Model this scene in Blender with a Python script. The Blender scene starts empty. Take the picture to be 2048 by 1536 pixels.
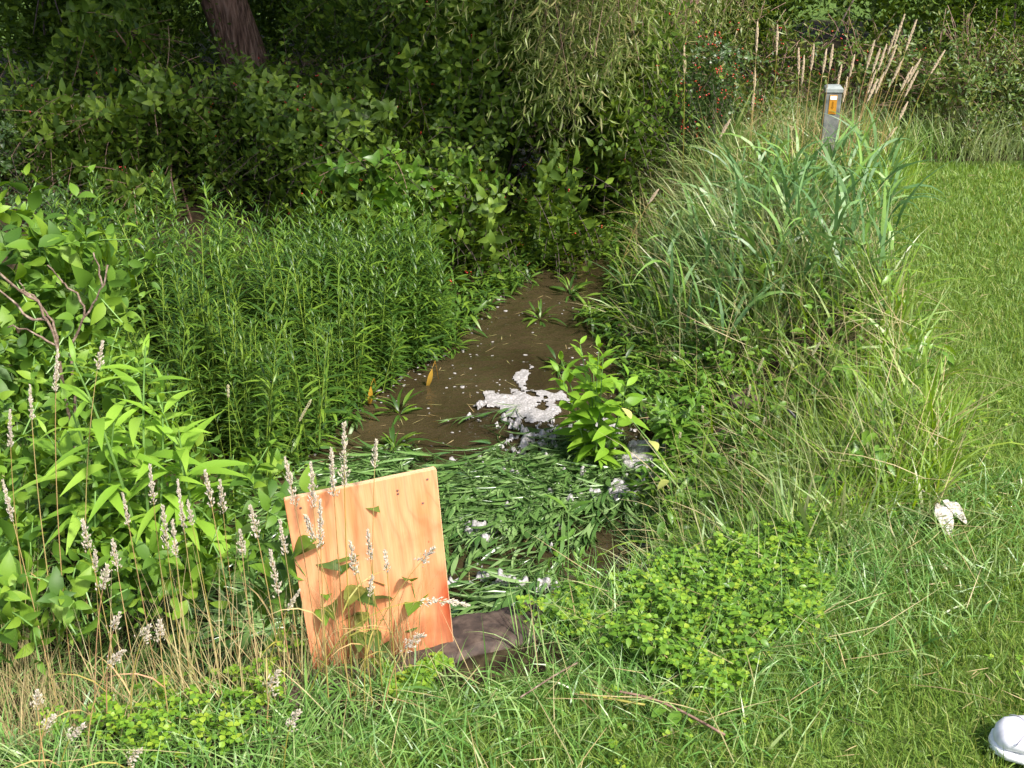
import bpy, math, numpy as np
from mathutils import Vector
sc = bpy.context.scene
R = math.radians
rng = np.random.default_rng(11)

# ------------------------------------------------------------ camera, sky, sun, exposure
PITCH = 25.0; CAMH = 1.6; FPX = 2196.0
cd = bpy.data.cameras.new('camera'); cam = bpy.data.objects.new('camera', cd); sc.collection.objects.link(cam)
cam.location = (0, 0, CAMH); cam.rotation_euler = (R(90 - PITCH), 0, 0)
cd.sensor_width = 36; cd.lens = 36 * FPX / 2048; cd.clip_start = 0.05; cd.clip_end = 400
sc.camera = cam
TOSUN = Vector((0.55, -0.62, 0.0)).normalized(); EL = R(50)
TOSUN = Vector((TOSUN.x * math.cos(EL), TOSUN.y * math.cos(EL), math.sin(EL)))
w = bpy.data.worlds.new('World'); sc.world = w; w.use_nodes = True
nt = w.node_tree; bg = nt.nodes['Background']; sky = nt.nodes.new('ShaderNodeTexSky')
sky.sky_type = 'NISHITA'; sky.sun_disc = False; sky.sun_elevation = EL
sky.sun_rotation = math.atan2(TOSUN.x, TOSUN.y); sky.air_density = 1.0; sky.dust_density = 3.0; sky.ozone_density = 1.0
nt.links.new(sky.outputs[0], bg.inputs[0]); bg.inputs[1].default_value = 0.13
ld = bpy.data.lights.new('sun', 'SUN'); ld.energy = 4.0; ld.angle = R(5); ld.color = (1.0, 0.95, 0.89)
sun = bpy.data.objects.new('sun', ld); sc.collection.objects.link(sun)
sun.rotation_euler = TOSUN.to_track_quat('Z', 'Y').to_euler(); sun.location = (3, -3, 6)
sc.view_settings.view_transform = 'Standard'; sc.view_settings.look = 'None'
sc.view_settings.exposure = 1.08; sc.view_settings.gamma = 1.0
sc.cycles.max_bounces = 6; sc.cycles.diffuse_bounces = 3; sc.cycles.glossy_bounces = 3
sc.cycles.transmission_bounces = 4; sc.cycles.sample_clamp_indirect = 4

def at(px, py, z=None, y=None):
    """point of the place seen at photo pixel (px, py) on height z, or on depth y"""
    a = R(PITCH); u = (px - 1024) / FPX; v = (py - 768) / FPX
    d = np.array((u, math.cos(a) - v * math.sin(a), -math.sin(a) - v * math.cos(a)))
    t = (z - CAMH) / d[2] if z is not None else y / d[1]
    return np.array((0, 0, CAMH)) + d * t

# ------------------------------------------------------------ mesh helpers
def link(o, parent=None):
    sc.collection.objects.link(o)
    if parent is not None: o.parent = parent
    return o
def tag(o, label=None, cat=None, group=None, kind=None):
    if label: o['label'] = label
    if cat: o['category'] = cat
    if group: o['group'] = group
    if kind: o['kind'] = kind
    return o
def empty(name, loc, **k):
    o = bpy.data.objects.new(name, None); o.location = [float(c) for c in loc]; link(o); return tag(o, **k)
class G:
    def __init__(s): s.v = []; s.f = []; s.n = 0
    def add(s, v, f):
        v = np.asarray(v, dtype=np.float64).reshape(-1, 3)
        if isinstance(f, np.ndarray): s.f.append(f + s.n)
        else:
            q = [x for x in f if len(x) == 4]; t = [x for x in f if len(x) == 3]
            if q: s.f.append(np.array(q) + s.n)
            if t: s.f.append(np.array(t) + s.n)
        s.v.append(v); s.n += len(v); return s
    def mesh(s, name, mat, smooth=False, origin=None):
        v = np.concatenate(s.v) if s.v else np.zeros((0, 3))
        if origin is not None: v = v - np.asarray(origin)
        me = bpy.data.meshes.new(name)
        loops = np.concatenate([f.ravel() for f in s.f]); tot = np.concatenate([np.full(len(f), f.shape[1]) for f in s.f])
        st = np.concatenate([[0], np.cumsum(tot)[:-1]])
        me.vertices.add(len(v)); me.vertices.foreach_set('co', v.astype(np.float32).ravel())
        me.loops.add(len(loops)); me.loops.foreach_set('vertex_index', loops.astype(np.int32))
        me.polygons.add(len(tot)); me.polygons.foreach_set('loop_start', st.astype(np.int32))
        me.polygons.foreach_set('loop_total', tot.astype(np.int32))
        me.polygons.foreach_set('use_smooth', np.full(len(tot), smooth))
        me.materials.append(mat); me.update(calc_edges=True); me.validate()
        return me
    def obj(s, name, mat, parent=None, smooth=False, origin=None):
        return link(bpy.data.objects.new(name, s.mesh(name, mat, smooth, origin)), parent)

def norm(a): return a / np.maximum(np.linalg.norm(a, axis=-1, keepdims=True), 1e-9)
def frames(d, up):
    """rows: x (width), y (along), z (normal)"""
    d = norm(d); x = norm(np.cross(d, up)); z = np.cross(x, d)
    return np.stack([x, d, z], axis=-2)
def stamp(g, tv, tf, pos, fr, scale):
    n = len(pos)
    if n == 0: return
    scale = np.asarray(scale, float)
    if scale.ndim == 1: scale = np.repeat(scale[:, None], 3, 1)
    v = (tv[None] * scale[:, None, :]) @ fr + pos[:, None, :]
    f = (tf[None] + (np.arange(n) * len(tv))[:, None, None]).reshape(-1, tf.shape[1])
    g.add(v.reshape(-1, 3), f)
def leaf(W=0.4, droop=0.3, fold=0.25, nseg=4, peak=0.4, stalk=0.04):
    """unit leaf along +y, normal +z"""
    v = []; f = []
    for i in range(nseg + 1):
        t = i / nseg
        if t <= peak: wd = math.sin(0.5 * math.pi * t / peak) ** 0.8
        else: wd = math.cos(0.5 * math.pi * (t - peak) / (1 - peak)) ** 0.9
        wd = max(wd, 0.03) * W * 0.5
        y = stalk + (1 - stalk) * t; z = -droop * t * t
        y -= droop * droop * 0.35 * t * t
        v += [(-wd, y, z + fold * wd), (0, y, z), (wd, y, z + fold * wd)]
    for i in range(nseg):
        a = 3 * i; f += [(a, a + 1, a + 4, a + 3), (a + 1, a + 2, a + 5, a + 4)]
    return np.array(v), np.array(f)
def tube(g, pts, rad, sides=5):
    pts = np.asarray(pts, float); n = len(pts); rad = np.broadcast_to(np.asarray(rad, float), (n,))
    tg = norm(np.gradient(pts, axis=0)); ref = np.array((0.31, 0.17, 0.93)) if abs(tg[0][2]) < 0.9 else np.array((1., 0.1, 0))
    x = norm(np.cross(tg, ref)); y = np.cross(tg, x)
    a = np.arange(sides) * 2 * math.pi / sides
    v = pts[:, None] + rad[:, None, None] * (x[:, None] * np.cos(a)[None, :, None] + y[:, None] * np.sin(a)[None, :, None])
    f = []
    for i in range(n - 1):
        for j in range(sides):
            k = (j + 1) % sides; f.append((i * sides + j, i * sides + k, (i + 1) * sides + k, (i + 1) * sides + j))
    f += [((n - 1) * sides, (n - 1) * sides + j, (n - 1) * sides + j + 1) for j in range(1, sides - 1)]
    g.add(v.reshape(-1, 3), f)
def bez(a, b, c, n=8):
    t = np.linspace(0, 1, n)[:, None]; a, b, c = map(np.asarray, (a, b, c))
    return (1 - t) ** 2 * a + 2 * t * (1 - t) * b + t * t * c
def blades(g, pos, L, W, az, tilt, bend, psi=None, seg=3):
    """curved grass blades: all arguments per blade"""
    n = len(pos); t = np.linspace(0, 1, seg + 1)
    th = tilt[:, None] + bend[:, None] * t[None]
    st = L[:, None] / seg
    dx = np.sin(th) * st; dz = np.cos(th) * st
    hx = np.concatenate([np.zeros((n, 1)), np.cumsum(dx[:, :-1] * .5 + dx[:, 1:] * .5, 1)], 1)
    hz = np.concatenate([np.zeros((n, 1)), np.cumsum(dz[:, :-1] * .5 + dz[:, 1:] * .5, 1)], 1)
    ca, sa = np.cos(az)[:, None], np.sin(az)[:, None]
    P = np.stack([pos[:, 0:1] + hx * ca, pos[:, 1:2] + hx * sa, pos[:, 2:3] + hz], -1)
    if psi is None: psi = rng.uniform(-0.9, 0.9, n)
    cp, sp = np.cos(psi)[:, None], np.sin(psi)[:, None]
    nx = np.cos(th) * ca; ny = np.cos(th) * sa; nz = -np.sin(th)
    Wv = np.stack([-sa * cp + nx * sp, ca * cp + ny * sp, nz * sp], -1)
    wp = (1 - t ** 2.2) * (0.55 + 0.45 * np.sin(math.pi * np.minimum(t * 1.3, 1))) + 0.04
    off = Wv * (W[:, None] * wp[None] * 0.5)[..., None]
    V = np.stack([P - off, P + off], 2).reshape(n, -1, 3)
    i = np.arange(seg); tf = np.stack([2 * i, 2 * i + 1, 2 * i + 3, 2 * i + 2], 1)
    f = (tf[None] + (np.arange(n) * 2 * (seg + 1))[:, None, None]).reshape(-1, 4)
    g.add(V.reshape(-1, 3), f)
def ell(n=6, rings=4):
    """unit ellipsoid-ish ball, radius 1"""
    v = []; f = []
    for i in range(rings + 1):
        p = math.pi * (0.04 + 0.92 * i / rings)
        for j in range(n):
            a = 2 * math.pi * j / n; v.append((math.sin(p) * math.cos(a), math.cos(p), math.sin(p) * math.sin(a)))
    for i in range(rings):
        for j in range(n):
            k = (j + 1) % n; f.append((i * n + j, i * n + k, (i + 1) * n + k, (i + 1) * n + j))
    return np.array(v), np.array(f)
BALL = ell(6, 4); SEED = ell(4, 2)
def randdir(n):
    return norm(rng.normal(size=(n, 3)))
_K = rng.normal(size=(14, 3)); _P = rng.uniform(0, 6.28, 14)
def fn(p, s=1.0):
    """smooth pseudo noise about -1..1"""
    p = np.asarray(p) * s; r = 0; a = 0
    for o, amp in ((0, 1), (7, .5)):
        for k in range(7):
            r = r + amp * np.sin(p[..., :3] @ (_K[o + k] * (1.5 if o == 0 else 3.7)) + _P[o + k]); a += amp * .45
    return r / a

# ------------------------------------------------------------ materials
def ramp(nt, cols):
    r = nt.nodes.new('ShaderNodeValToRGB'); e = r.color_ramp.elements
    for i in range(len(cols) - 2): e.new(0.5)
    for i, c in enumerate(cols):
        p, c = c if isinstance(c[1], tuple) else (i / (len(cols) - 1), c)
        e[i].position = p; e[i].color = (*c, 1)
    return r
def leafmat(name, cols, rough=0.45, trans=0.3, spec=0.5, patch=None, pscale=1.5, vein=0.0):
    m = bpy.data.materials.new(name); m.use_nodes = True; nt = m.node_tree; b = nt.nodes['Principled BSDF']
    geo = nt.nodes.new('ShaderNodeNewGeometry'); oi = nt.nodes.new('ShaderNodeObjectInfo')
    ad = nt.nodes.new('ShaderNodeMath'); ad.operation = 'ADD'; fr = nt.nodes.new('ShaderNodeMath'); fr.operation = 'FRACT'
    nt.links.new(geo.outputs['Random Per Island'], ad.inputs[0]); nt.links.new(oi.outputs['Random'], ad.inputs[1]); nt.links.new(ad.outputs[0], fr.inputs[0])
    cols = [(c[0] * 1.22, c[1] * .97, c[2] * .62) if c[1] > c[0] and name not in ('grass_blade', 'reed_blade', 'floating_leaf', 'bank_blade') else c for c in cols]
    r = ramp(nt, cols); nt.links.new(fr.outputs[0], r.inputs[0]); col = r.outputs[0]
    if patch:
        tc = nt.nodes.new('ShaderNodeNewGeometry'); nz = nt.nodes.new('ShaderNodeTexNoise'); nz.inputs['Scale'].default_value = pscale; nz.inputs['Detail'].default_value = 4
        nt.links.new(tc.outputs['Position'], nz.inputs[0])
        rr = ramp(nt, [(0.42, (0, 0, 0)), (0.62, (1, 1, 1))]); nt.links.new(nz.outputs[0], rr.inputs[0])
        mx = nt.nodes.new('ShaderNodeMix'); mx.data_type = 'RGBA'; nt.links.new(rr.outputs[0], mx.inputs[0])
        nt.links.new(col, mx.inputs[6]); mx.inputs[7].default_value = (*patch, 1); mx.inputs[0].default_value = .5
        m2 = nt.nodes.new('ShaderNodeMath'); m2.operation = 'MULTIPLY'; m2.inputs[1].default_value = .6
        nt.links.new(rr.outputs[0], m2.inputs[0]); nt.links.new(m2.outputs[0], mx.inputs[0]); col = mx.outputs[2]
    nt.links.new(col, b.inputs['Base Color']); b.inputs['Roughness'].default_value = rough
    b.inputs['Specular IOR Level'].default_value = spec
    tr = nt.nodes.new('ShaderNodeBsdfTranslucent'); hs = nt.nodes.new('ShaderNodeHueSaturation')
    hs.inputs['Hue'].default_value = 0.485; hs.inputs['Saturation'].default_value = 1.1; hs.inputs['Value'].default_value = 1.5
    nt.links.new(col, hs.inputs['Color']); nt.links.new(hs.outputs[0], tr.inputs[0])
    mix = nt.nodes.new('ShaderNodeMixShader'); mix.inputs[0].default_value = trans
    nt.links.new(b.outputs[0], mix.inputs[1]); nt.links.new(tr.outputs[0], mix.inputs[2])
    nt.links.new(mix.outputs[0], nt.nodes['Material Output'].inputs[0])
    return m
def solid(name, cols, rough=0.6, scale=20, detail=5, bump=0.2, spec=0.4, stretch=(1, 1, 1), dist=0.01):
    m = bpy.data.materials.new(name); m.use_nodes = True; nt = m.node_tree; b = nt.nodes['Principled BSDF']
    tc = nt.nodes.new('ShaderNodeTexCoord'); mp = nt.nodes.new('ShaderNodeMapping'); mp.inputs['Scale'].default_value = stretch
    nz = nt.nodes.new('ShaderNodeTexNoise'); nz.inputs['Scale'].default_value = scale; nz.inputs['Detail'].default_value = detail
    nt.links.new(tc.outputs['Object'], mp.inputs[0]); nt.links.new(mp.outputs[0], nz.inputs[0])
    r = ramp(nt, [(0.3 + 0.4 * i / (len(cols) - 1), c) for i, c in enumerate(cols)])
    nt.links.new(nz.outputs[0], r.inputs[0]); nt.links.new(r.outputs[0], b.inputs['Base Color'])
    b.inputs['Roughness'].default_value = rough; b.inputs['Specular IOR Level'].default_value = spec
    if bump:
        bp = nt.nodes.new('ShaderNodeBump'); bp.inputs['Strength'].default_value = bump; bp.inputs['Distance'].default_value = dist
        nt.links.new(nz.outputs[0], bp.inputs['Height']); nt.links.new(bp.outputs[0], b.inputs['Normal'])
    return m
M = {}
M['lawn'] = leafmat('lawn_blade', [(.065, .16, .03), (.09, .205, .036), (.115, .245, .046), (.145, .26, .065), (.22, .27, .12)], .5, .3, .4, patch=(.15, .24, .035), pscale=2.2)
M['grass'] = leafmat('grass_blade', [(.07, .16, .03), (.10, .22, .04), (.14, .28, .055), (.19, .32, .075), (.29, .35, .14)], .38, .3, .5)
M['bank'] = leafmat('bank_blade', [(.08, .16, .025), (.12, .22, .04), (.17, .28, .055), (.23, .31, .085), (.36, .35, .18)], .4, .32, .5, patch=(.22, .25, .11), pscale=2.5)
M['lush'] = leafmat('lush_blade', [(.12, .27, .04), (.17, .34, .05), (.14, .29, .09), (.22, .38, .07)], .4, .35, .5)
M['reed'] = leafmat('reed_blade', [(.07, .15, .045), (.10, .20, .06), (.14, .25, .075), (.17, .30, .05)], .42, .3, .45)
M['straw'] = leafmat('straw', [(.30, .23, .10), (.40, .32, .16), (.24, .24, .09), (.34, .25, .12)], .5, .15, .4)
M['culm'] = leafmat('culm', [(.34, .28, .10), (.45, .30, .13), (.20, .25, .06), (.40, .22, .12)], .45, .1, .4)
M['seed'] = leafmat('seed_head', [(.52, .46, .36), (.64, .57, .48), (.42, .40, .26), (.62, .54, .50)], .6, .3, .3)
M['reedhead'] = leafmat('reed_head', [(.50, .40, .26), (.58, .48, .34), (.46, .37, .25)], .6, .25, .3)
M['timothy'] = leafmat('timothy_head', [(.42, .46, .30), (.55, .55, .42), (.36, .40, .22)], .6, .2, .3)
M['willowherb'] = leafmat('water_willow_leaf', [(.028, .085, .022), (.042, .12, .026), (.07, .17, .032), (.13, .27, .045)], .4, .33, .5)
M['wtip'] = leafmat('water_willow_stem', [(.13, .26, .05), (.18, .32, .07)], .45, .2, .4)
M['float'] = leafmat('floating_leaf', [(.05, .12, .028), (.09, .175, .042), (.14, .25, .065), (.25, .37, .14)], .28, .22, .8)
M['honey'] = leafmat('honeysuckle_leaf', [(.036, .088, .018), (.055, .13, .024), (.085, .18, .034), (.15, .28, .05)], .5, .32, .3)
M['honeyb'] = leafmat('sky_tinted_leaf', [(.03, .075, .03), (.045, .11, .042), (.06, .13, .045)], .4, .25, .5)  # bluish sky reflection on the leaves is put into the base colour
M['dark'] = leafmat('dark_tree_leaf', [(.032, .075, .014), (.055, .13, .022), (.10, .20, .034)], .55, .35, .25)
M['bright'] = leafmat('bright_leaf', [(.10, .26, .03), (.14, .33, .04), (.19, .40, .06)], .48, .38, .35)
M['sapling'] = leafmat('sapling_leaf', [(.05, .15, .02), (.08, .21, .03), (.11, .26, .04)], .4, .35, .5)
M['broad'] = leafmat('broad_leaf', [(.045, .13, .03), (.075, .19, .035), (.11, .26, .04), (.16, .32, .05)], .5, .35, .3)
M['clover'] = leafmat('clover_leaf', [(.075, .21, .03), (.11, .27, .035), (.16, .34, .045), (.24, .40, .06)], .5, .35, .4)
M['lance'] = leafmat('lance_leaf', [(.13, .31, .05), (.17, .38, .06), (.22, .44, .09)], .5, .38, .35)
M['mint'] = leafmat('mint_leaf', [(.06, .17, .03), (.09, .23, .04), (.13, .28, .05)], .4, .3, .5)
M['hang'] = leafmat('willow_leaf', [(.10, .18, .06), (.14, .23, .09), (.19, .28, .15), (.25, .27, .18)], .38, .3, .5)
M['weed'] = leafmat('weed_leaf', [(.035, .09, .025), (.06, .13, .03), (.09, .17, .04), (.14, .18, .06)], .45, .3, .4)
M['yellow'] = leafmat('yellow_leaf', [(.55, .36, .04), (.50, .26, .03), (.48, .40, .08)], .45, .3, .4)
M['pale'] = leafmat('pale_leaf', [(.30, .42, .16), (.38, .48, .22)], .45, .3, .5)
M['berry'] = leafmat('berry', [(.35, .015, .01), (.45, .03, .015), (.38, .06, .02)], .2, .05, .7)
M['twig'] = solid('twig', [(.10, .055, .04), (.19, .11, .08), (.26, .17, .12)], .7, 40, 4, .3)
M['darktwig'] = solid('dark_branch', [(.02, .014, .011), (.045, .032, .026), (.08, .055, .045)], .8, 30, 4, .4)
M['redtwig'] = solid('red_twig', [(.07, .045, .032), (.17, .115, .08), (.30, .24, .18)], .75, 60, 6, .8)
M['greenstem'] = solid('green_stem', [(.10, .20, .04), (.16, .28, .07)], .5, 30, 3, .1)
M['black'] = solid('black_plastic', [(.012, .012, .013), (.025, .025, .027)], .35, 30, 3, .1)
M['foam'] = solid('foam', [(.18, .17, .155), (.30, .285, .275), (.46, .44, .44)], .45, 130, 6, .9, stretch=(1, 1, 1), dist=.004)
M['slab'] = solid('slab', [(.022, .015, .011), (.05, .032, .023), (.10, .07, .05)], .75, 30, 9, 1.0, dist=.006)
M['rock'] = solid('rock', [(.06, .035, .026), (.12, .075, .055), (.20, .14, .11)], .6, 14, 7, 1.0, dist=.02)
M['white'] = solid('white_leather', [(.50, .48, .50), (.76, .74, .77), (.80, .79, .81)], .45, 28, 8, .25, dist=.002)
M['rubber'] = solid('white_rubber', [(.66, .66, .66), (.78, .78, .77)], .5, 90, 4, .1)
M['greypost'] = solid('grey_post', [(.09, .095, .09), (.14, .15, .14), (.19, .19, .175)], .5, 30, 5, .1)
M['cap'] = solid('grey_cap', [(.20, .23, .22), (.30, .33, .32)], .4, 30, 4, .05)
M['deadleaf'] = solid('dead_leaf', [(.14, .12, .08), (.40, .37, .31), (.60, .58, .55)], .45, 110, 6, .8, dist=.004)
def flat(name, c, rough=.35):
    m = solid(name, [tuple(x * .85 for x in c), c], rough, 60, 3, .03); return m
M['orange'] = flat('orange_reflector', (.48, .22, .02)); M['glare'] = flat('reflector_glare', (.9, .88, .8), .25); M['ink'] = flat('dark_print', (.30, .13, .01))

# ground
def ground_mat():
    m = bpy.data.materials.new('soil'); m.use_nodes = True; nt = m.node_tree; b = nt.nodes['Principled BSDF']
    g = nt.nodes.new('ShaderNodeNewGeometry'); n1 = nt.nodes.new('ShaderNodeTexNoise'); n1.inputs['Scale'].default_value = 22; n1.inputs['Detail'].default_value = 8
    n2 = nt.nodes.new('ShaderNodeTexNoise'); n2.inputs['Scale'].default_value = 1.2; n2.inputs['Detail'].default_value = 4
    nt.links.new(g.outputs['Position'], n1.inputs[0]); nt.links.new(g.outputs['Position'], n2.inputs[0])
    soil = ramp(nt, [(.3, (.012, .009, .005)), (.5, (.03, .022, .012)), (.7, (.055, .045, .022))]); nt.links.new(n1.outputs[0], soil.inputs[0])
    gr = ramp(nt, [(.3, (.035, .07, .012)), (.5, (.07, .12, .02)), (.7, (.11, .15, .04))]); nt.links.new(n1.outputs[0], gr.inputs[0])
    at_ = nt.nodes.new('ShaderNodeAttribute'); at_.attribute_name = 'turf'
    mx = nt.nodes.new('ShaderNodeMix'); mx.data_type = 'RGBA'; nt.links.new(at_.outputs['Fac'], mx.inputs[0])
    nt.links.new(soil.outputs[0], mx.inputs[6]); nt.links.new(gr.outputs[0], mx.inputs[7]); nt.links.new(mx.outputs[2], b.inputs['Base Color'])
    b.inputs['Roughness'].default_value = .95; b.inputs['Specular IOR Level'].default_value = .08
    bp = nt.nodes.new('ShaderNodeBump'); bp.inputs['Strength'].default_value = .7; bp.inputs['Distance'].default_value = .02
    nt.links.new(n1.outputs[0], bp.inputs['Height']); nt.links.new(bp.outputs[0], b.inputs['Normal']); return m
def water_mat():
    m = bpy.data.materials.new('muddy_water'); m.use_nodes = True; nt = m.node_tree; b = nt.nodes['Principled BSDF']
    g = nt.nodes.new('ShaderNodeNewGeometry'); n2 = nt.nodes.new('ShaderNodeTexNoise'); n2.inputs['Scale'].default_value = 2.5; n2.inputs['Detail'].default_value = 3
    nt.links.new(g.outputs['Position'], n2.inputs[0])
    c = ramp(nt, [(.3, (.026, .019, .009)), (.7, (.048, .036, .018))]); nt.links.new(n2.outputs[0], c.inputs[0]); nt.links.new(c.outputs[0], b.inputs['Base Color'])
    b.inputs['Roughness'].default_value = .04; b.inputs['IOR'].default_value = 1.4
    n1 = nt.nodes.new('ShaderNodeTexNoise'); n1.inputs['Scale'].default_value = 16; n1.inputs['Detail'].default_value = 3; nt.links.new(g.outputs['Position'], n1.inputs[0])
    bp = nt.nodes.new('ShaderNodeBump'); bp.inputs['Strength'].default_value = .8; bp.inputs['Distance'].default_value = .02
    nt.links.new(n1.outputs[0], bp.inputs['Height']); nt.links.new(bp.outputs[0], b.inputs['Normal']); return m

# ------------------------------------------------------------ terrain
WZ = -0.45
SH = [(-.80, 1.9), (-.92, 2.8), (-.98, 3.41), (-.91, 3.67), (-.82, 3.96), (-.68, 4.44), (-.40, 4.9), (-.24, 5.34), (.0, 5.8), (.2, 6.3), (.28, 6.9), (.3, 8.2),
      (.75, 8.2), (.72, 6.9), (.67, 5.93), (.6, 5.52), (.48, 5.03), (.6, 4.55), (.6, 4.09), (.68, 3.79), (.58, 3.41), (.45, 3.12), (.36, 2.8), (.30, 2.5), (.2, 2.2), (.1, 1.9)]
SHP = np.array(SH)
def sdist(x, y, P=SHP):
    """signed distance to polygon, negative inside"""
    x = np.asarray(x, float); y = np.asarray(y, float); best = np.full(x.shape, 1e9); ins = np.zeros(x.shape, bool); n = len(P)
    for i in range(n):
        a = P[i]; b = P[(i + 1) % n]; e = b - a
        t = np.clip(((x - a[0]) * e[0] + (y - a[1]) * e[1]) / (e @ e), 0, 1)
        best = np.minimum(best, np.hypot(x - a[0] - t * e[0], y - a[1] - t * e[1]))
        c = ((a[1] > y) != (b[1] > y)) & (x < (b[0] - a[0]) * (y - a[1]) / (b[1] - a[1] + 1e-12) + a[0]); ins ^= c
    return np.where(ins, -best, best)
def cen(y): return np.interp(y, [2, 3, 4, 5, 6, 7, 9], [-.4, -.3, -.1, .05, .35, .5, .5])
def sstep(a, b, t):
    t = np.clip((t - a) / (b - a), 0, 1); return t * t * (3 - 2 * t)
def hgt(x, y):
    x = np.asarray(x, float); y = np.asarray(y, float); d = sdist(x, y)
    left = sstep(.15, -.15, x - cen(y)) * sstep(2.9, 3.4, y)
    right = -.47 + .47 * sstep(-.02, .85, d)
    shelf = -.48 + .38 * sstep(.25, 2.6, d)
    near = -.47 + .47 * sstep(-.02, .5, d)
    nf = sstep(2.9, 2.2, y); nf = np.maximum(nf, sstep(-.9, -1.1, x) * sstep(3.4, 3.0, y))
    z = (1 - left) * ((1 - nf) * right + nf * near) + left * shelf
    z = np.where(d < 0, -.47 - .2 * sstep(0, .3, -d), z)
    z = np.where((y < 2.06 + (x + .15) * .42), np.maximum(z, 0 - .0), z)
    z = z + .012 * fn(np.stack([x, y, x * 0], -1), 3.0) * (d > .2)
    far = sstep(16, 40, y); z = z + far * 1.0 - .15 * sstep(7, 10, y) * (1 - far)
    return z
LAWN = np.array([(2.17, 6.5), (1.95, 5.6), (1.78, 5.0), (1.66, 4.3), (1.6, 3.7), (1.42, 3.2), (1.22, 2.66), (.95, 2.25), (.72, 2.05), (.40, 1.86), (-.1, 1.72), (-.5, 1.5), (-1.2, 1.2), (-1.2, .2), (6, .2), (8, 6.6)])
def axis(segs):
    return np.unique(np.concatenate([np.linspace(a, b, n) for a, b, n in segs]).round(5))
gx = axis([(-90, -8, 24), (-8, -2.5, 56), (-2.5, 3, 190), (3, 8, 50), (8, 90, 24)]); gy = axis([(-20, .5, 12), (.5, 1.6, 20), (1.6, 8.4, 210), (8.4, 20, 60), (20, 130, 30)])
X, Y = np.meshgrid(gx, gy); Z = hgt(X, Y); nx, ny = len(gx), len(gy)
g = G(); ii, jj = np.meshgrid(np.arange(nx - 1), np.arange(ny - 1)); a = (jj * nx + ii).ravel()
g.add(np.stack([X, Y, Z], -1).reshape(-1, 3), np.stack([a, a + 1, a + nx + 1, a + nx], 1))
gd = g.obj('ground', ground_mat(), smooth=True); tag(gd, kind='structure')
turf = (sdist(X, Y, LAWN) < .15).astype(float); turf[(Y > 15)] = 1
turf[(Y > 9) & (X < -6)] = 1
at_ = gd.data.attributes.new('turf', 'FLOAT', 'POINT'); at_.data.foreach_set('value', turf.ravel().astype(np.float32))
g = G(); wx = np.linspace(-3.2, 1.6, 25); wy = np.linspace(1.9, 9.5, 39); A, B = np.meshgrid(wx, wy); ii, jj = np.meshgrid(np.arange(24), np.arange(38)); a = (jj * 25 + ii).ravel()
g.add(np.stack([A, B, A * 0 + WZ], -1).reshape(-1, 3), np.stack([a, a + 1, a + 26, a + 25], 1))
tag(g.obj('water', water_mat(), smooth=True), kind='structure')

def scatter(n, x0, x1, y0, y1, keep):
    """n points where keep(x, y) in 0..1 says so"""
    out = []; c = 0; k = 0
    while c < n and k < 60:
        x = rng.uniform(x0, x1, n); y = rng.uniform(y0, y1, n); m = rng.random(n) < keep(x, y)
        out.append(np.stack([x[m], y[m]], 1)); c += m.sum(); k += 1
    p = np.concatenate(out)[:n]; return np.concatenate([p, hgt(p[:, 0], p[:, 1])[:, None]], 1)
def zone(*pp, z=0.0):
    """ground polygon from photo pixels"""
    return np.array([at(px, py, z)[:2] for px, py in pp])

# ------------------------------------------------------------ grasses
def inview(x, y, m=.25):
    return np.abs(x) < .475 * (y * .92 + .7) + m
def kl(x, y):
    d = sdist(x, y, LAWN); return np.where((d < .05 + .06 * fn(np.stack([x, y, x * 0], -1), 9)) & (inview(x, y) | ((x > 0) & inview(x, y, 1.5))), 1, 0)
def densfall(x, y): return np.clip((2.4 / np.maximum(y, 1.5)) ** 1.5, .12, 1)
g = G(); n = 122000; p = scatter(n, -1.5, 5.6, 1.25, 7.2, lambda x, y: kl(x, y) * densfall(x, y)); n = len(p)
far = np.clip(p[:, 1] / 3, 1, 2.2)
blades(g, p, rng.uniform(.025, .055, n), rng.uniform(.0018, .0034, n) * far, rng.uniform(0, 6.28, n), rng.uniform(0, .7, n), rng.uniform(.1, 1.1, n), seg=2)
n = 11000; p = scatter(n, -1.5, 5.6, 1.25, 5.5, lambda x, y: kl(x, y) * densfall(x, y)); n = len(p)
blades(g, p, rng.uniform(.05, .10, n), rng.uniform(.003, .0045, n), rng.uniform(0, 6.28, n), rng.uniform(.3, 1.1, n), rng.uniform(.2, 1.2, n), seg=3)
tag(g.obj('lawn_grass', M['lawn']), 'short mown green grass of the lawn on the right', 'grass', kind='stuff')
g = G(); n = 700; p = scatter(n, -.5, 4.5, 1.4, 6.5, lambda x, y: kl(x, y) * densfall(x, y)); n = len(p); p[:, 2] += rng.uniform(.02, .045, n)
blades(g, p, rng.uniform(.02, .07, n), rng.uniform(.0018, .0035, n), rng.uniform(0, 6.28, n), rng.uniform(1.2, 1.6, n), rng.uniform(-.2, .3, n), seg=2)
tag(g.obj('grass_clippings', M['straw']), 'dry clippings lying scattered on the mown lawn', 'clippings', kind='stuff')
tv, tf = leaf(.95, .2, .2, 3, .6); g = G(); n = 500; p = scatter(n, .2, 4.5, 1.4, 5, lambda x, y: kl(x, y) * densfall(x, y) * (fn(np.stack([x, y, 0 * x], -1), 3) > .3)); n = len(p); p[:, 2] += .03
for k in range(3):
    a = rng.uniform(0, .4, n) + k * 2.09; stamp(g, tv, tf, p, frames(np.stack([np.cos(a), np.sin(a), .2 + 0 * a], 1), np.tile((0, 0, 1.), (n, 1)) + rng.normal(0, .2, (n, 3))), rng.uniform(.008, .013, n))
tag(g.obj('lawn_clover', M['clover'], smooth=True), 'small clover leaves growing in the mown lawn', 'clover', kind='stuff')
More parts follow.
